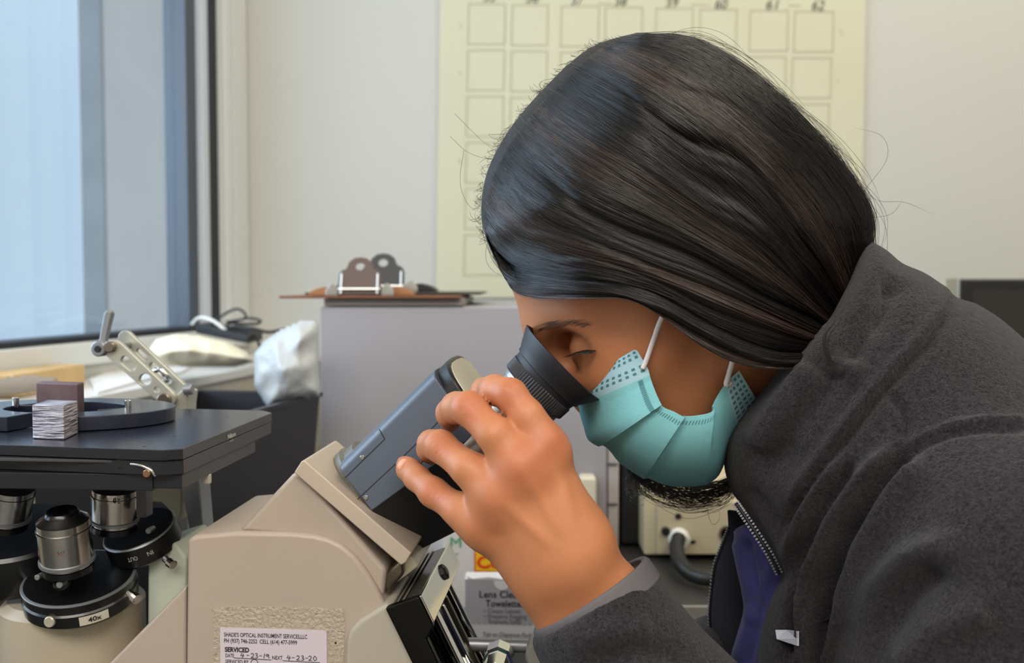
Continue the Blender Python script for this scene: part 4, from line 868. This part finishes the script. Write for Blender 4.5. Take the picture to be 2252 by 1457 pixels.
# ------------------------------------------------------------------ charcoal fleece jacket
M_fl = mat('charcoal_fleece', (74, 68, 70), .95, spec=.15, sheen=.12)
nf = M_fl.node_tree; bf = nf.nodes['Principled BSDF']; tcf = nf.nodes.new('ShaderNodeTexCoord')
n1 = nf.nodes.new('ShaderNodeTexNoise'); n1.inputs['Scale'].default_value = 620; n1.inputs['Detail'].default_value = 4; n1.inputs['Distortion'].default_value = 1.2
n2 = nf.nodes.new('ShaderNodeTexNoise'); n2.inputs['Scale'].default_value = 130; n2.inputs['Detail'].default_value = 4
for n_ in (n1, n2): nf.links.new(tcf.outputs['Object'], n_.inputs['Vector'])
ad = nf.nodes.new('ShaderNodeMath'); ad.operation = 'MULTIPLY_ADD'; ad.inputs[1].default_value = .8; nf.links.new(n2.outputs['Fac'], ad.inputs[0]); nf.links.new(n1.outputs['Fac'], ad.inputs[2])
bpf = nf.nodes.new('ShaderNodeBump'); bpf.inputs['Strength'].default_value = .9; bpf.inputs['Distance'].default_value = .0016; nf.links.new(ad.outputs[0], bpf.inputs['Height']); nf.links.new(bpf.outputs[0], bf.inputs['Normal'])
rpf = nf.nodes.new('ShaderNodeValToRGB'); rpf.color_ramp.elements[0].position = .35; rpf.color_ramp.elements[1].position = .68
rpf.color_ramp.elements[0].color = (*lin((29, 27, 31)), 1); rpf.color_ramp.elements[1].color = (*lin((59, 54, 58)), 1); nf.links.new(n1.outputs['Fac'], rpf.inputs['Fac']); nf.links.new(rpf.outputs[0], bf.inputs['Base Color'])
JD = .56
OUT = [(1905, 514), (1930, 520), (1958, 540), (1988, 572), (2040, 592), (2092, 632), (2112, 655), (2142, 657), (2200, 692), (2262, 748), (2500, 960), (3000, 1500), (3100, 2300), (2500, 2650), (1750, 2500), (1640, 1800),
       (1560, 1640), (1616, 1500), (1646, 1452), (1664, 1397), (1690, 1310), (1715, 1262), (1700, 1228), (1668, 1175), (1630, 1118), (1600, 1085), (1585, 1040), (1586, 990), (1600, 950), (1650, 890), (1705, 820), (1760, 760), (1826, 700), (1868, 620), (1890, 560)]
jb = []
axn = Vector((.86, 0, -.51)).normalized(); inp = Vector((.51, 0, .86))
def JE(px, py, d, axes, r, k=.03, op='u'): jb.append((ellip(P(px, py, d), axes, r), k, op))
ub_ = ((.8, 0, -.6), (.6, 0, .8), (0, 1, 0))
jb.append((C3((1790, 790, .60, 325), (2010, 960, .60, 335)), .03, 'u'))                    # stand-up collar
for a, b, k in (((1990, 1030, .60, 345), (2450, 1420, .60, 520), .08), ((2450, 1420, .60, 520), (2800, 2150, .60, 500), .08), ((1760, 1380, .585, 150), (1900, 2100, .58, 220), .10),
                ((2080, 1080, .555, 270), (2235, 1235, .487, 300), .05), ((2080, 1080, .645, 240), (2235, 1235, .72, 250), .05), ((2235, 1235, .72, 250), (2150, 2150, .74, 200), .03)):
    jb.append((C3(a, b), k, 'u'))
slv = [(C3((2235, 1235, .487, 300), (1900, 2300, .465, 255)), .03), (C3((1900, 2300, .465, 255), (1490, 1640, .490, 204)), .03), (C3((1490, 1640, .490, 204), (1295, 1318, .505, 158)), .02)]
cut = cone(P(1210, 1180, .506), P(1345, 1403, .505), pr(124, .506), pr(124, .505))   # open cuff
cw0 = P(1302, 1312, .505); cax = (P(1400, 1446, .502)-P(1302, 1312, .505)).normalized(); cax = (cax+Vector((0, -.12, -.10))).normalized()
def jacket_field(p):
    shp = p.shape; q = p.reshape(-1, 3); f = None
    for fn, k, op in jb:
        v = fn(p); f = v if f is None else smin(f, v, k)
    x, y = proj(q); dpx = poly_dist(x, y, OUT).reshape(shp[:2])*(JD/F)
    f = smax(f, dpx.astype(np.float32)*.9, .030)
    g = None
    for fn, k in slv:
        v = fn(p); g = v if g is None else smin(g, v, k)
    g = smax(g, ((q-np.array(cw0, np.float32))@np.array(-cax, np.float32)).reshape(shp[:2]), .002); g = smax(g, -cut(p), .002)
    return smin(f, g, .016)
JX, JQ = sdf_mesh(jacket_field, None, (-.03, .36, .66), (.58, .83, 1.32), .0028, relax=3)
JX, JQ = keep_largest(JX, JQ)
JN = normals(JX, JQ); jx, jy = proj(JX); front = np.clip((-JN[:, 1]-.05)*2.5, 0, 1)
# folds: (polyline, width px, height m); height>0 ridge, <0 furrow; a step fold is a ridge beside a furrow
FOLDS = [([(2000, 990), (1930, 1075), (1862, 1180), (1822, 1290), (1800, 1400), (1795, 1500)], 19, -.0085), ([(2040, 1010), (1968, 1100), (1905, 1200), (1862, 1310), (1846, 1420)], 24, .0058),
         ([(1975, 980), (1900, 1050), (1830, 1150), (1780, 1270), (1762, 1400), (1758, 1500)], 20, .0055), ([(1880, 1010), (1812, 1110), (1760, 1230), (1745, 1340), (1742, 1470)], 16, -.005), ([(1850, 1000), (1785, 1090), (1735, 1200), (1712, 1330)], 18, .004),
         ([(2110, 1190), (2010, 1230), (1930, 1300), (1870, 1400), (1800, 1480)], 34, .0060), ([(2080, 1240), (1990, 1310), (1925, 1400), (1885, 1500)], 34, -.0050), ([(2180, 1330), (2060, 1390), (1970, 1480)], 40, .004),
         ([(1985, 965), (1996, 930), (1985, 900), (1950, 860)], 9, -.0022), ([(1995, 985), (2040, 955), (2090, 935), (2160, 924), (2262, 922)], 7, .0018), ([(1992, 1002), (2040, 972), (2092, 951), (2160, 940), (2262, 939)], 9, -.0022),
         ([(2098, 640), (2085, 690), (2040, 755), (1985, 810), (1940, 860), (1870, 950), (1800, 1040), (1745, 1120), (1722, 1200)], 11, -.0042), ([(2080, 640), (2065, 690), (2020, 750), (1965, 805), (1915, 860), (1845, 950), (1780, 1035), (1730, 1110)], 16, .0028),
         ([(1975, 600), (1940, 680), (1900, 740), (1870, 800)], 30, -.0060), ([(1860, 810), (1800, 900), (1730, 990), (1660, 1040)], 40, -.0045), ([(1790, 800), (1720, 890), (1650, 990)], 34, .0030), ([(1925, 700), (1890, 790), (1820, 890), (1740, 1000)], 26, .0028),
         ([(1625, 1090), (1660, 1130), (1700, 1180), (1730, 1235)], 9, .0014), ([(1650, 1075), (1690, 1118), (1728, 1172)], 9, -.0018),
         ([(1240, 1420), (1330, 1390), (1440, 1390)], 30, .0018), ([(1300, 1470), (1400, 1430), (1500, 1440)], 26, -.0022)]
disp = np.zeros(len(JX))
for ln, wpx, amp in FOLDS:
    d_, t_ = line_dist(jx, jy, ln); disp += 1.8*amp*np.exp(-(d_/wpx)**2)*np.clip(np.minimum(t_, 1-t_)*9+.12, 0, 1)
rgn = np.random.default_rng(3)
JX = JX+JN*(disp*front)[:, None]
jacket = grid_mesh('fleece_jacket', JX, JQ, M_fl, pe)
# collar lies against the neck: cuff binding ring
M_bind = mat('grey_binding', (92, 88, 92), .7, bump=(900, .1, .0004))
u_ = (P(1424, 1252, .505)-P(1180, 1388, .505)).normalized(); u_ = (u_-cax*u_.dot(cax)).normalized(); v_ = cax.cross(u_).normalized()
rings = []; c_ = cw0+cax*.001
for i in range(73):
    a = 2*math.pi*i/72; d = u_*(pr(145, .505)*math.cos(a))+v_*(pr(143, .505)*math.sin(a)); dn_ = d.normalized()
    rings.append([c_+d+dn_*.0009-cax*.0035, c_+d+dn_*.0020-cax*.0012, c_+d+dn_*.0022+cax*.0080, c_+d+dn_*.0010+cax*.0092, c_+d-dn_*.0016+cax*.008, c_+d-dn_*.0022-cax*.003])
bevel(loft('cuff_binding', rings, M_bind, jacket, caps=False), .0005)
# zip teeth along the two front edges
M_zip = mat('zip_dark', (24, 24, 28), .35, .4); M_zipl = mat('zip_tooth_grey', (120, 120, 126), .3, .6)
def zipper(name, path, n, w, tape, wid=.0022, tooth=.0013):
    pth = smooth_path(path, n*2); V = []; Fc = []
    for i in range(n):
        c, t = pth[2*i], (pth[min(2*i+1, 2*n-1)]-pth[2*i]).normalized(); s_ = t.cross(Vector((0, -1, 0))).normalized(); b_ = t.cross(s_)
        k = len(V)
        for e1 in (-1, 1):
            for e2 in (-1, 1):
                for e3 in (-1, 1): V.append(c+t*(e1*tooth*.55)+s_*(e2*wid)+b_*(e3*.0009))
        for q in ((0, 1, 3, 2), (4, 5, 7, 6), (0, 1, 5, 4), (2, 3, 7, 6), (0, 2, 6, 4), (1, 3, 7, 5)): Fc.append(tuple(k+j for j in q))
    o = mesh(name, V, Fc, M_zipl, jacket); o['kind'] = 'stuff'
    tube('zip_tape', path, .0013, M_zip, jacket, 8, n)
    return o
zipper('zip_teeth', [P(1618, 1106, .556), P(1640, 1138, .553), P(1668, 1180, .549), P(1694, 1222, .546), P(1714, 1262, .545)], 26, 0, None, .0022, .0009)
# far front edge of the jacket hanging open
fpath = [(1604, 1120), (1606, 1160), (1590, 1200), (1574, 1245), (1567, 1300), (1563, 1350), (1566, 1400), (1574, 1457), (1580, 1560), (1590, 1800)]
def flap(u, v):
    i = u*(len(fpath)-1); k = min(int(i), len(fpath)-2); t = i-k; x = fpath[k][0]*(1-t)+fpath[k+1][0]*t; y = fpath[k][1]*(1-t)+fpath[k+1][1]*t
    return P(x+v*150+8*math.sin(v*5+u*6)*v, y+v*20, .645+.03*v*v-.012*math.sin(v*2.6))
V = [flap(i/40, j/12) for i in range(41) for j in range(13)]; Fc = [(i*13+j, i*13+j+1, (i+1)*13+j+1, (i+1)*13+j) for i in range(40) for j in range(12)]
fo_ = mesh('far_front_panel', V, Fc, mat('jacket_lining', (30, 29, 38), .9, bump=(500, .3, .001)), jacket, True); fo_.modifiers.new('thick', 'SOLIDIFY').thickness = .003
zipper('zip_teeth', [P(x-1, y, .643) for x, y in fpath[1:9]], 52, 0, None, .0018, .0008)
far = sdf_mesh(lambda p: cone(P(1470, 1500, .62), P(1560, 1400, .655), pr(90, .62), pr(50, .64))(p), None, P(1330, 1640, .57)-Vector((0, .03, 0)), P(1700, 1280, .70)+Vector((0, .02, 0)), .003)
fs = grid_mesh('far_sleeve_hem', far[0], far[1], M_fl, jacket)
# blue shirt in the opening
M_sh = mat('blue_jersey', (40, 38, 88), .85, sheen=.05, bump=(700, .3, .0006), var=(26, .35))
def shirt_field(p):
    q = p.reshape(-1, 3); x, y = proj(q); d = poly_dist(x, y, [(1612, 1165), (1640, 1150), (1680, 1160), (1760, 1250), (1800, 1400), (1800, 1900), (1560, 1900), (1590, 1500), (1604, 1457), (1640, 1330), (1622, 1250)]).reshape(p.shape[:2])*(.6/F)
    f = cone(P(1790, 1150, .61), P(1830, 1800, .61), .062, .075)(p); return smax(f, d.astype(np.float32)*.9, .015)
sx_, sq_ = sdf_mesh(shirt_field, None, (.10, .52, .86), (.25, .70, 1.10), .0025)
sn = normals(sx_, sq_); hx2, hy2 = proj(sx_); dd_ = np.zeros(len(sx_))
for ln, wpx, amp in (([(1690, 1260), (1660, 1340), (1625, 1440)], 12, .003), ([(1640, 1200), (1655, 1280), (1665, 1340), (1640, 1457)], 14, -.004), ([(1620, 1200), (1640, 1280), (1652, 1360)], 10, .0025)):
    d_, t_ = line_dist(hx2, hy2, ln); dd_ += amp*np.exp(-(d_/wpx)**2)
grid_mesh('shirt', sx_+sn*dd_[:, None], sq_, M_sh, pe)
# pale woven tab on the jacket front
BJ = BVHTree.FromPolygons([Vector(v) for v in JX], [tuple(int(i) for i in q) for q in JQ])
def on_jacket(px, py, off=.001):
    r = ray(px, py).normalized(); h = BJ.ray_cast(CAM+r*.25, r, 3.0); return (h[0]-r*off) if h[0] is not None else P(px, py, .56)
tq = [(1708, 1384), (1732, 1384), (1757, 1387), (1757, 1403), (1757, 1419), (1735, 1411), (1711, 1404)]
tv = [on_jacket(*p, .0022) for p in tq]; mesh('woven_tab', tv, [tuple(range(7))], mat('white_woven_tab', (206, 208, 222), .8, bump=(800, .4, .0006)), jacket).modifiers.new('thick', 'SOLIDIFY').thickness = .0008
# ------------------------------------------------------------------ face mask
MID = [(1303, 822), (1283, 846), (1268, 872), (1272, 900), (1284, 935), (1298, 965), (1336, 985), (1367, 1016), (1424, 1050), (1474, 1066), (1544, 1064), (1580, 1046), (1608, 985), (1650, 935), (1680, 905)]
EDG = [(1399, 766), (1411, 786), (1424, 808), (1430, 828), (1436, 848), (1447, 876), (1457, 893), (1480, 903), (1505, 914), (1538, 911), (1563, 902), (1573, 880), (1590, 852), (1606, 833), (1626, 815)]
def cr(pts, t):
    n = len(pts)-1; x = t*n; k = min(int(x), n-1); f = x-k; g = lambda i: np.array(pts[max(0, min(n, i))], float)
    a, b, c, d = g(k-1), g(k), g(k+1), g(k+2); return .5*(2*b+(c-a)*f+(2*a-5*b+4*c-d)*f*f+(3*b-a-3*c+d)*f**3)
PLE = [.405, .57, .745]
us = sorted(set(list(np.linspace(0, 1, 91))+[p+e for p in PLE for e in (-.004, .004)]))
def mask_pt(u, v, off=0):                # v in -1..1, 0 on the middle line
    a = abs(v); m = cr(MID, u); e = cr(EDG, u); th = a*math.pi/2
    w = .064+.004*math.sin(u*math.pi); g = 1-math.cos(th)**.9 if a < 1 else 1.0
    st = 0
    for pl in PLE:
        du = pl-u
        if 0 <= du < .16: st += (1-du/.16)*.0048*(.35+.65*math.sin(min(1, a*1.0)*math.pi*.5))
    p = m+(e-m)*g; d = D0-math.copysign(w*math.sin(th), v) if a > 1e-6 else D0
    q = P(p[0], p[1], d); nrm = Vector((-.6*math.cos(th), -math.copysign(math.sin(th), v) if a > 1e-6 else 0, -.6*math.cos(th)))
    return q+nrm.normalized()*(st+off)
vs = np.linspace(-1, 1, 61); V = [mask_pt(u, v) for u in us for v in vs]; nv = len(vs)
Fc = [(i*nv+j, i*nv+j+1, (i+1)*nv+j+1, (i+1)*nv+j) for i in range(len(us)-1) for j in range(nv-1)]
M_mask = mat('green_mask_fabric', (130, 197, 205), .8, sss=.15, bump=(700, .25, .0005), var=(60, .05)); M_maskl = mat('pale_mask_border', (166, 204, 218), .8, bump=(700, .25, .0005))
mk = mesh('face_mask', V, Fc, M_mask, pe, True); mk.data.materials.append(M_maskl)
for i, p in enumerate(mk.data.polygons):
    u = us[i//(nv-1)]
    if u < .20 or u > .885: p.material_index = 1
sm = mk.modifiers.new('thick', 'SOLIDIFY'); sm.thickness = .0007; es = mk.modifiers.new('es', 'EDGE_SPLIT'); es.split_angle = math.radians(50)
# embossed weld marks along the borders
M_sti = mat('teal_weld_mark', (70, 128, 132), .8); V = []; Fc = []
def dash(u, v, du, dv):
    k = len(V); V.extend([mask_pt(u-du, v-dv, .0004), mask_pt(u+du, v-dv, .0004), mask_pt(u+du, v+dv, .0004), mask_pt(u-du, v+dv, .0004)]); Fc.append((k, k+1, k+2, k+3))
for u in (.022, .052, .118, .150):
    for j in range(30): dash(u, -.965+j*.064 if j < 15 else .965-(j-15)*.064, .0075, .014)
for u in (.905, .928, .952, .975):
    for j in range(10): dash(u, .965-j*.07, .007, .016); 
for j in range(24): dash(.21+j*.0085, .93, .002, .018); dash(.43+j*.014, .95, .002, .016)
mesh('weld_marks', V, Fc, M_sti, mk)['kind'] = 'stuff'
M_loop = mat('white_elastic', (226, 218, 216), .7, bump=(900, .3, .0004))
tube('ear_loop', [mask_pt(.135, .97, .0012), P(1422, 790, .5385), P(1438, 745, .5355), P(1455, 700, .528), P(1490, 640, .521), P(1540, 575, .516), P(1590, 560, .516)], .0014, M_loop, mk, 8)
tube('ear_loop', [mask_pt(.925, .97, .0010), P(1597, 845, .5375), P(1604, 818, .5355), P(1612, 785, .530), P(1620, 700, .523), P(1618, 640, .518)], .0014, M_loop, mk, 8)
# ------------------------------------------------------------------ long dark hair: a volume of flowing locks with strands over it
G = [[(1112, 585), (1122, 625), (1150, 648), (1200, 656), (1290, 657), (1385, 660), (1460, 700), (1530, 752), (1610, 795), (1700, 812), (1790, 806), (1870, 790)],
     [(1062, 500), (1088, 548), (1140, 588), (1220, 606), (1330, 622), (1445, 655), (1550, 705), (1650, 745), (1730, 768), (1815, 770), (1890, 770)],
     [(1068, 390), (1110, 440), (1180, 495), (1280, 535), (1390, 565), (1505, 605), (1610, 650), (1710, 695), (1785, 728), (1840, 750), (1900, 765)],
     [(1120, 285), (1170, 330), (1270, 400), (1390, 460), (1510, 520), (1620, 580), (1710, 640), (1790, 692), (1855, 738), (1910, 765)],
     [(1210, 180), (1290, 235), (1400, 305), (1520, 390), (1630, 480), (1715, 560), (1785, 635), (1838, 695), (1880, 740), (1925, 765)],
     [(1300, 104), (1410, 150), (1540, 230), (1655, 325), (1750, 425), (1820, 525), (1855, 605), (1878, 670), (1905, 725), (1935, 765)],
     [(1400, 72), (1530, 88), (1650, 158), (1770, 273), (1865, 385), (1910, 470), (1906, 550), (1905, 640), (1920, 710), (1945, 760)]]
NS = 90
def resamp(g, n=NS):
    q = np.array([list(v)[:2] for v in smooth_path([(x, y, 0) for x, y in g], 200)]); L = np.concatenate([[0], np.cumsum(np.linalg.norm(q[1:]-q[:-1], axis=1))])
    s = np.linspace(0, L[-1], n); return np.stack([np.interp(s, L, q[:, 0]), np.interp(s, L, q[:, 1])], 1)
GR = np.stack([resamp(g) for g in G])        # [7, NS, 2]
def flow(s, t):                              # s, t arrays in 0..1 -> px
    s = np.asarray(s, float); t = np.asarray(t, float); m = len(G)-1; x = np.clip(t, 0, 1)*m; k = np.minimum(x.astype(int), m-1); f = x-k
    i = np.clip(s, 0, 1)*(NS-1); a = np.minimum(i.astype(int), NS-2); h = (i-a)[..., None]
    get = lambda kk: GR[np.clip(kk, 0, m), a]*(1-h)+GR[np.clip(kk, 0, m), a+1]*h
    p0, p1, p2, p3 = get(k-1), get(k), get(k+1), get(k+2); f = f[..., None]
    return .5*(2*p1+(p2-p0)*f+(2*p0-5*p1+4*p2-p3)*f*f+(3*p1-p0-3*p2+p3)*f**3)
SIL = [(1112, 640)]+[tuple(g[0]) for g in G]+[tuple(v) for v in G[-1][1:]]
SILs = [(v[0], v[1]) for v in smooth_path([(x, y, 0) for x, y in SIL], 60)]
def half(px, py):
    d, _ = line_dist(px, py, SILs); e = np.abs(d); w = .094*np.sqrt(np.clip(1-(1-np.clip(e/330, 0, 1))**2, 0, 1))
    return w*(1-.25*np.clip((px-1700)/250, 0, 1))
rh = np.random.default_rng(11)
LK = [(rh.uniform(0, 1), rh.uniform(.5, 1.0)) for _ in range(60)]
gt = np.linspace(0, 1, 1200); ridge = np.zeros(1200)
for fq, am in ((9, .0042), (17, .0034), (34, .0018), (70, .0009)):
    ph = rh.uniform(0, 6.3); wob = np.interp(gt, np.linspace(0, 1, 9), rh.uniform(-1.2, 1.2, 9)); ridge += am*(np.abs(np.sin(gt*fq*math.pi/2+ph+wob))-.6)
def lift(s, t):
    tt = t+.018*np.sin(s*7+t*9)+.012*np.sin(s*15+t*21); return np.interp(np.clip(tt, 0, 1), gt, ridge)*np.clip(s*6, .15, 1)*np.clip((1.02-t)*6, .1, 1)
def hair_pt(s, t, side=-1, off=0.0, lat=None):
    p = flow(s, t); w = half(p[..., 0], p[..., 1]); l = lift(s, t)+off; w2 = w+l*np.clip(w/.03, .0, 1)
    d = D0+side*w2; return p, d
def to3(p, d):
    xc = (p[..., 0]-W/2)/F; yc = (H/2-p[..., 1])/F; dy = cp+yc*sp; dz = -sp+yc*cp; k = d/dy; return np.stack([xc*k, d, CZ+dz*k], -1)
ns, ntt = 110, 260
S, T = np.meshgrid(np.linspace(0, 1, ns), np.linspace(0, 1, ntt), indexing='ij')
M_hm = mat('dark_hair_mass', (24, 19, 18), .5, spec=.35)
def sheet(side):
    p, d = hair_pt(S, T, side); return to3(p, d).reshape(-1, 3)
A_ = sheet(-1); B_ = sheet(1); idx = np.arange(ns*ntt).reshape(ns, ntt)
q = np.stack([idx[:-1, :-1], idx[1:, :-1], idx[1:, 1:], idx[:-1, 1:]], -1).reshape(-1, 4); off_ = ns*ntt
q2 = q[:, ::-1]+off_
def rim_rows(side):        # the lower edge of the hair turns in towards the head
    out = []
    for dd, up in ((.004, 5), (.012, 16), (.022, 30)):
        p, d = hair_pt(S[:, 0], T[:, 0], side); w = np.abs(d-D0); p = p.copy(); p[:, 1] -= up*np.clip(w/.03, 0, 1); out.append(to3(p, d-side*np.minimum(dd, w)))
    return np.concatenate(out)
RA, RB = rim_rows(-1), rim_rows(1); qs = []
for base_i, o2, fl_ in ((0, 2*off_, False), (off_, 2*off_+3*ns, True)):
    prev = base_i+np.arange(ns)*ntt
    for k in range(3):
        cur = o2+k*ns+np.arange(ns); f_ = np.stack([prev[:-1], cur[:-1], cur[1:], prev[1:]], -1); qs.append(f_[:, ::-1] if fl_ else f_); prev = cur
hr = grid_mesh('hair', np.concatenate([A_, B_, RA, RB]), np.concatenate([q, q2]+qs), M_hm, pe)
# strands
M_st = mat('hair_strand', (40, 31, 28), .30, spec=.62)
nh = M_st.node_tree; hi = nh.nodes.new('ShaderNodeHairInfo'); rp = nh.nodes.new('ShaderNodeValToRGB'); bh = nh.nodes['Principled BSDF']
rp.color_ramp.elements[0].color = (*lin((12, 10, 10)), 1); rp.color_ramp.elements[1].color = (*lin((96, 73, 62)), 1); rp.color_ramp.elements[1].position = 1.0
e_ = rp.color_ramp.elements.new(.55); e_.color = (*lin((30, 24, 23)), 1); atn = nh.nodes.new('ShaderNodeAttribute'); atn.attribute_name = 'tone'; nh.links.new(atn.outputs['Fac'], rp.inputs['Fac']); nh.links.new(rp.outputs[0], bh.inputs['Base Color'])
def strands(n, side, seed, npts=18):
    r = np.random.default_rng(seed); clump = r.uniform(0, 1, 420); ci = r.integers(0, 420, n)
    t0 = np.clip(clump[ci]*1.0+r.normal(0, .006, n), 0, 1); s0 = np.where(r.random(n) < .55, 0, r.uniform(0, .6, n)); s1 = np.clip(s0+r.uniform(.35, 1.0, n), 0, 1)
    u = np.linspace(0, 1, npts)[None]; s = s0[:, None]+(s1-s0)[:, None]*u
    t = t0[:, None]+r.normal(0, .014, n)[:, None]*u+r.normal(0, .0035, n)[:, None]*np.sin(u*r.uniform(3, 9, n)[:, None])+(clump[ci][:, None]-t0[:, None])*u*.6
    t = np.clip(t, 0, 1); off = (.0002+np.abs(r.normal(0, .0011, n)))[:, None]*np.sin(np.clip(u*1.15, 0, 1)*math.pi*.5)
    p, d = hair_pt(s, t, side, off); nrm = np.zeros_like(p)
    # silhouettes: also lift strands in the picture plane, away from the head
    dl, _ = line_dist(p[..., 0], p[..., 1], SILs); near = np.exp(-(np.abs(dl)/40)**2); cen = np.array([1480., 440.]); v = p-cen; v /= np.linalg.norm(v, axis=-1, keepdims=True)
    p = p+v*(near*off*3600*1.2)[..., None]
    tn = np.clip(.5*r.random(420)[ci]+.45*r.random(n)+.28*np.sin(t0*23+1.0)-.12, 0, 1)
    return list(to3(p, d)), tn
st_, tn_ = strands(22000, -1, 1); hair_curves('hair_strands', st_, .0001, M_st, hr, tn_)
st_, tn_ = strands(5000, 1, 2); hair_curves('hair_strands', st_, .0001, M_st, hr, tn_)
# fly-away hairs around the outline
rf = np.random.default_rng(21); fly = []
for i in range(520):
    t = 1-abs(rf.normal(0, .16)) if i < 430 else rf.uniform(0, 1); t = float(np.clip(t, 0, 1)); s0 = rf.uniform(0, .75) if i < 430 else 0.0; s1 = min(1, s0+rf.uniform(.12, .5)); n = 16; u = np.linspace(0, 1, n)
    s = s0+(s1-s0)*u; p, d = hair_pt(s, np.full(n, t), -1 if rf.random() < .6 else 1, .001); v = p-np.array([1480., 440.]); v /= np.linalg.norm(v, axis=-1, keepdims=True)
    h = rf.gamma(1.4, 9)+3; p = p+v*(h*np.sin(u*math.pi*rf.uniform(.5, 1.0)))[:, None]+(rf.normal(0, 7, 2)[None]*(u**2)[:, None]); fly.append(to3(p, d))
for i in range(90):                           # long wisps standing off the crown and the back
    t = 1-abs(rf.normal(0, .05)); s0 = rf.uniform(.05, .7); s1 = min(.98, s0+rf.uniform(.15, .4)); n = 18; u = np.linspace(0, 1, n); p, d = hair_pt(s0+(s1-s0)*u, np.full(n, t), rf.choice([-1, 1]), .001)
    v = p-np.array([1480., 440.]); v /= np.linalg.norm(v, axis=-1, keepdims=True); p = p+v*(rf.uniform(10, 46)*np.sin(u*math.pi*rf.uniform(.6, 1.0)))[:, None]; fly.append(to3(p, d))
for i in range(260):                           # short curls on the parting
    t = rf.uniform(.1, .95); p0 = flow(np.array([0.0]), np.array([t]))[0]; a = rf.uniform(2.6, 4.2); L = rf.uniform(8, 45)*(1 if i < 46 else .55); n = 10; u = np.linspace(0, 1, n); c = rf.uniform(-2.2, 2.2)
    ang = a+c*u; st = np.cumsum(np.stack([np.cos(ang), -np.sin(ang)], 1)*L/n, 0); fly.append(to3(p0+st, np.full(n, D0+rf.normal(0, .01))))
for pts in ([(990, 300), (1030, 335), (1080, 350), (1110, 345)], [(1000, 250), (1050, 300), (1085, 330)], [(1020, 330), (1012, 400), (1030, 450), (1062, 470)], [(1880, 400), (1930, 440), (1990, 445), (2050, 470)], [(1900, 420), (1950, 350), (1940, 300), (1880, 280)], [(1910, 480), (1960, 470), (1985, 440)], [(1840, 700), (1815, 740), (1818, 790), (1845, 820), (1885, 830)], [(1850, 700), (1820, 750), (1835, 805), (1900, 825)], [(1838, 705), (1810, 745), (1826, 800), (1870, 820), (1905, 822)]):
    for rep in range(7 if pts[0][0] > 1830 and pts[0][1] > 650 else 1):
        j = rf.normal(0, 4, 2)*(rep > 0); fly.append(np.array([list(v) for v in smooth_path([P(x+j[0]*k/3, y+j[1]*k/3, D0 if x < 1800 or y < 600 else .505) for k, (x, y) in enumerate(pts)], 20)]))
hair_curves('flyaway_hair', fly, .0001, M_st, hr)
# loose lock of the far side hanging below the chin
low = []; rk = np.random.default_rng(31)
for i in range(230):
    o = rk.normal(0, 1, 6); b = float(np.clip(rk.normal(.28, .22) if i < 200 else rk.uniform(0, 1), 0, 1)); b = round(b*9)/9+rk.normal(0, .03)
    pts = [(1622+o[0]*5, 1036+b*44), (1590+o[1]*5, 1058+b*56), (1520+o[2]*14, 1072+b*58+o[4]*6), (1450+o[3]*12, 1056+b*54+o[5]*6), (1402+o[4]*6, 1030+b*46), (1374+o[5]*6, 1000+b*40)]
    low.append(np.array([list(v) for v in smooth_path([P(x, y, .655+b*.012+o[0]*.004) for x, y in pts], 16)]))
for i in range(26):
    c = np.array([1402, 1060])+rk.normal(0, 8, 2); r = rk.uniform(14, 38); a0 = rk.uniform(0, 6.3); sw = rk.uniform(2, 5); u = np.linspace(0, 1, 16); a = a0+sw*u
    low.append(np.array([list(P(c[0]+r*.9*math.cos(x), c[1]+r*1.15*math.sin(x), .652+.004*rk.normal())) for x in a]))
low.append(np.array([list(v) for v in smooth_path([P(x, y, .65) for x, y in ((1555, 1115), (1560, 1140), (1568, 1152), (1580, 1145), (1584, 1115))], 16)]))
hair_curves('loose_lock', low, .00012, M_st, hr, np.random.default_rng(2).uniform(.1, .95, len(low)))
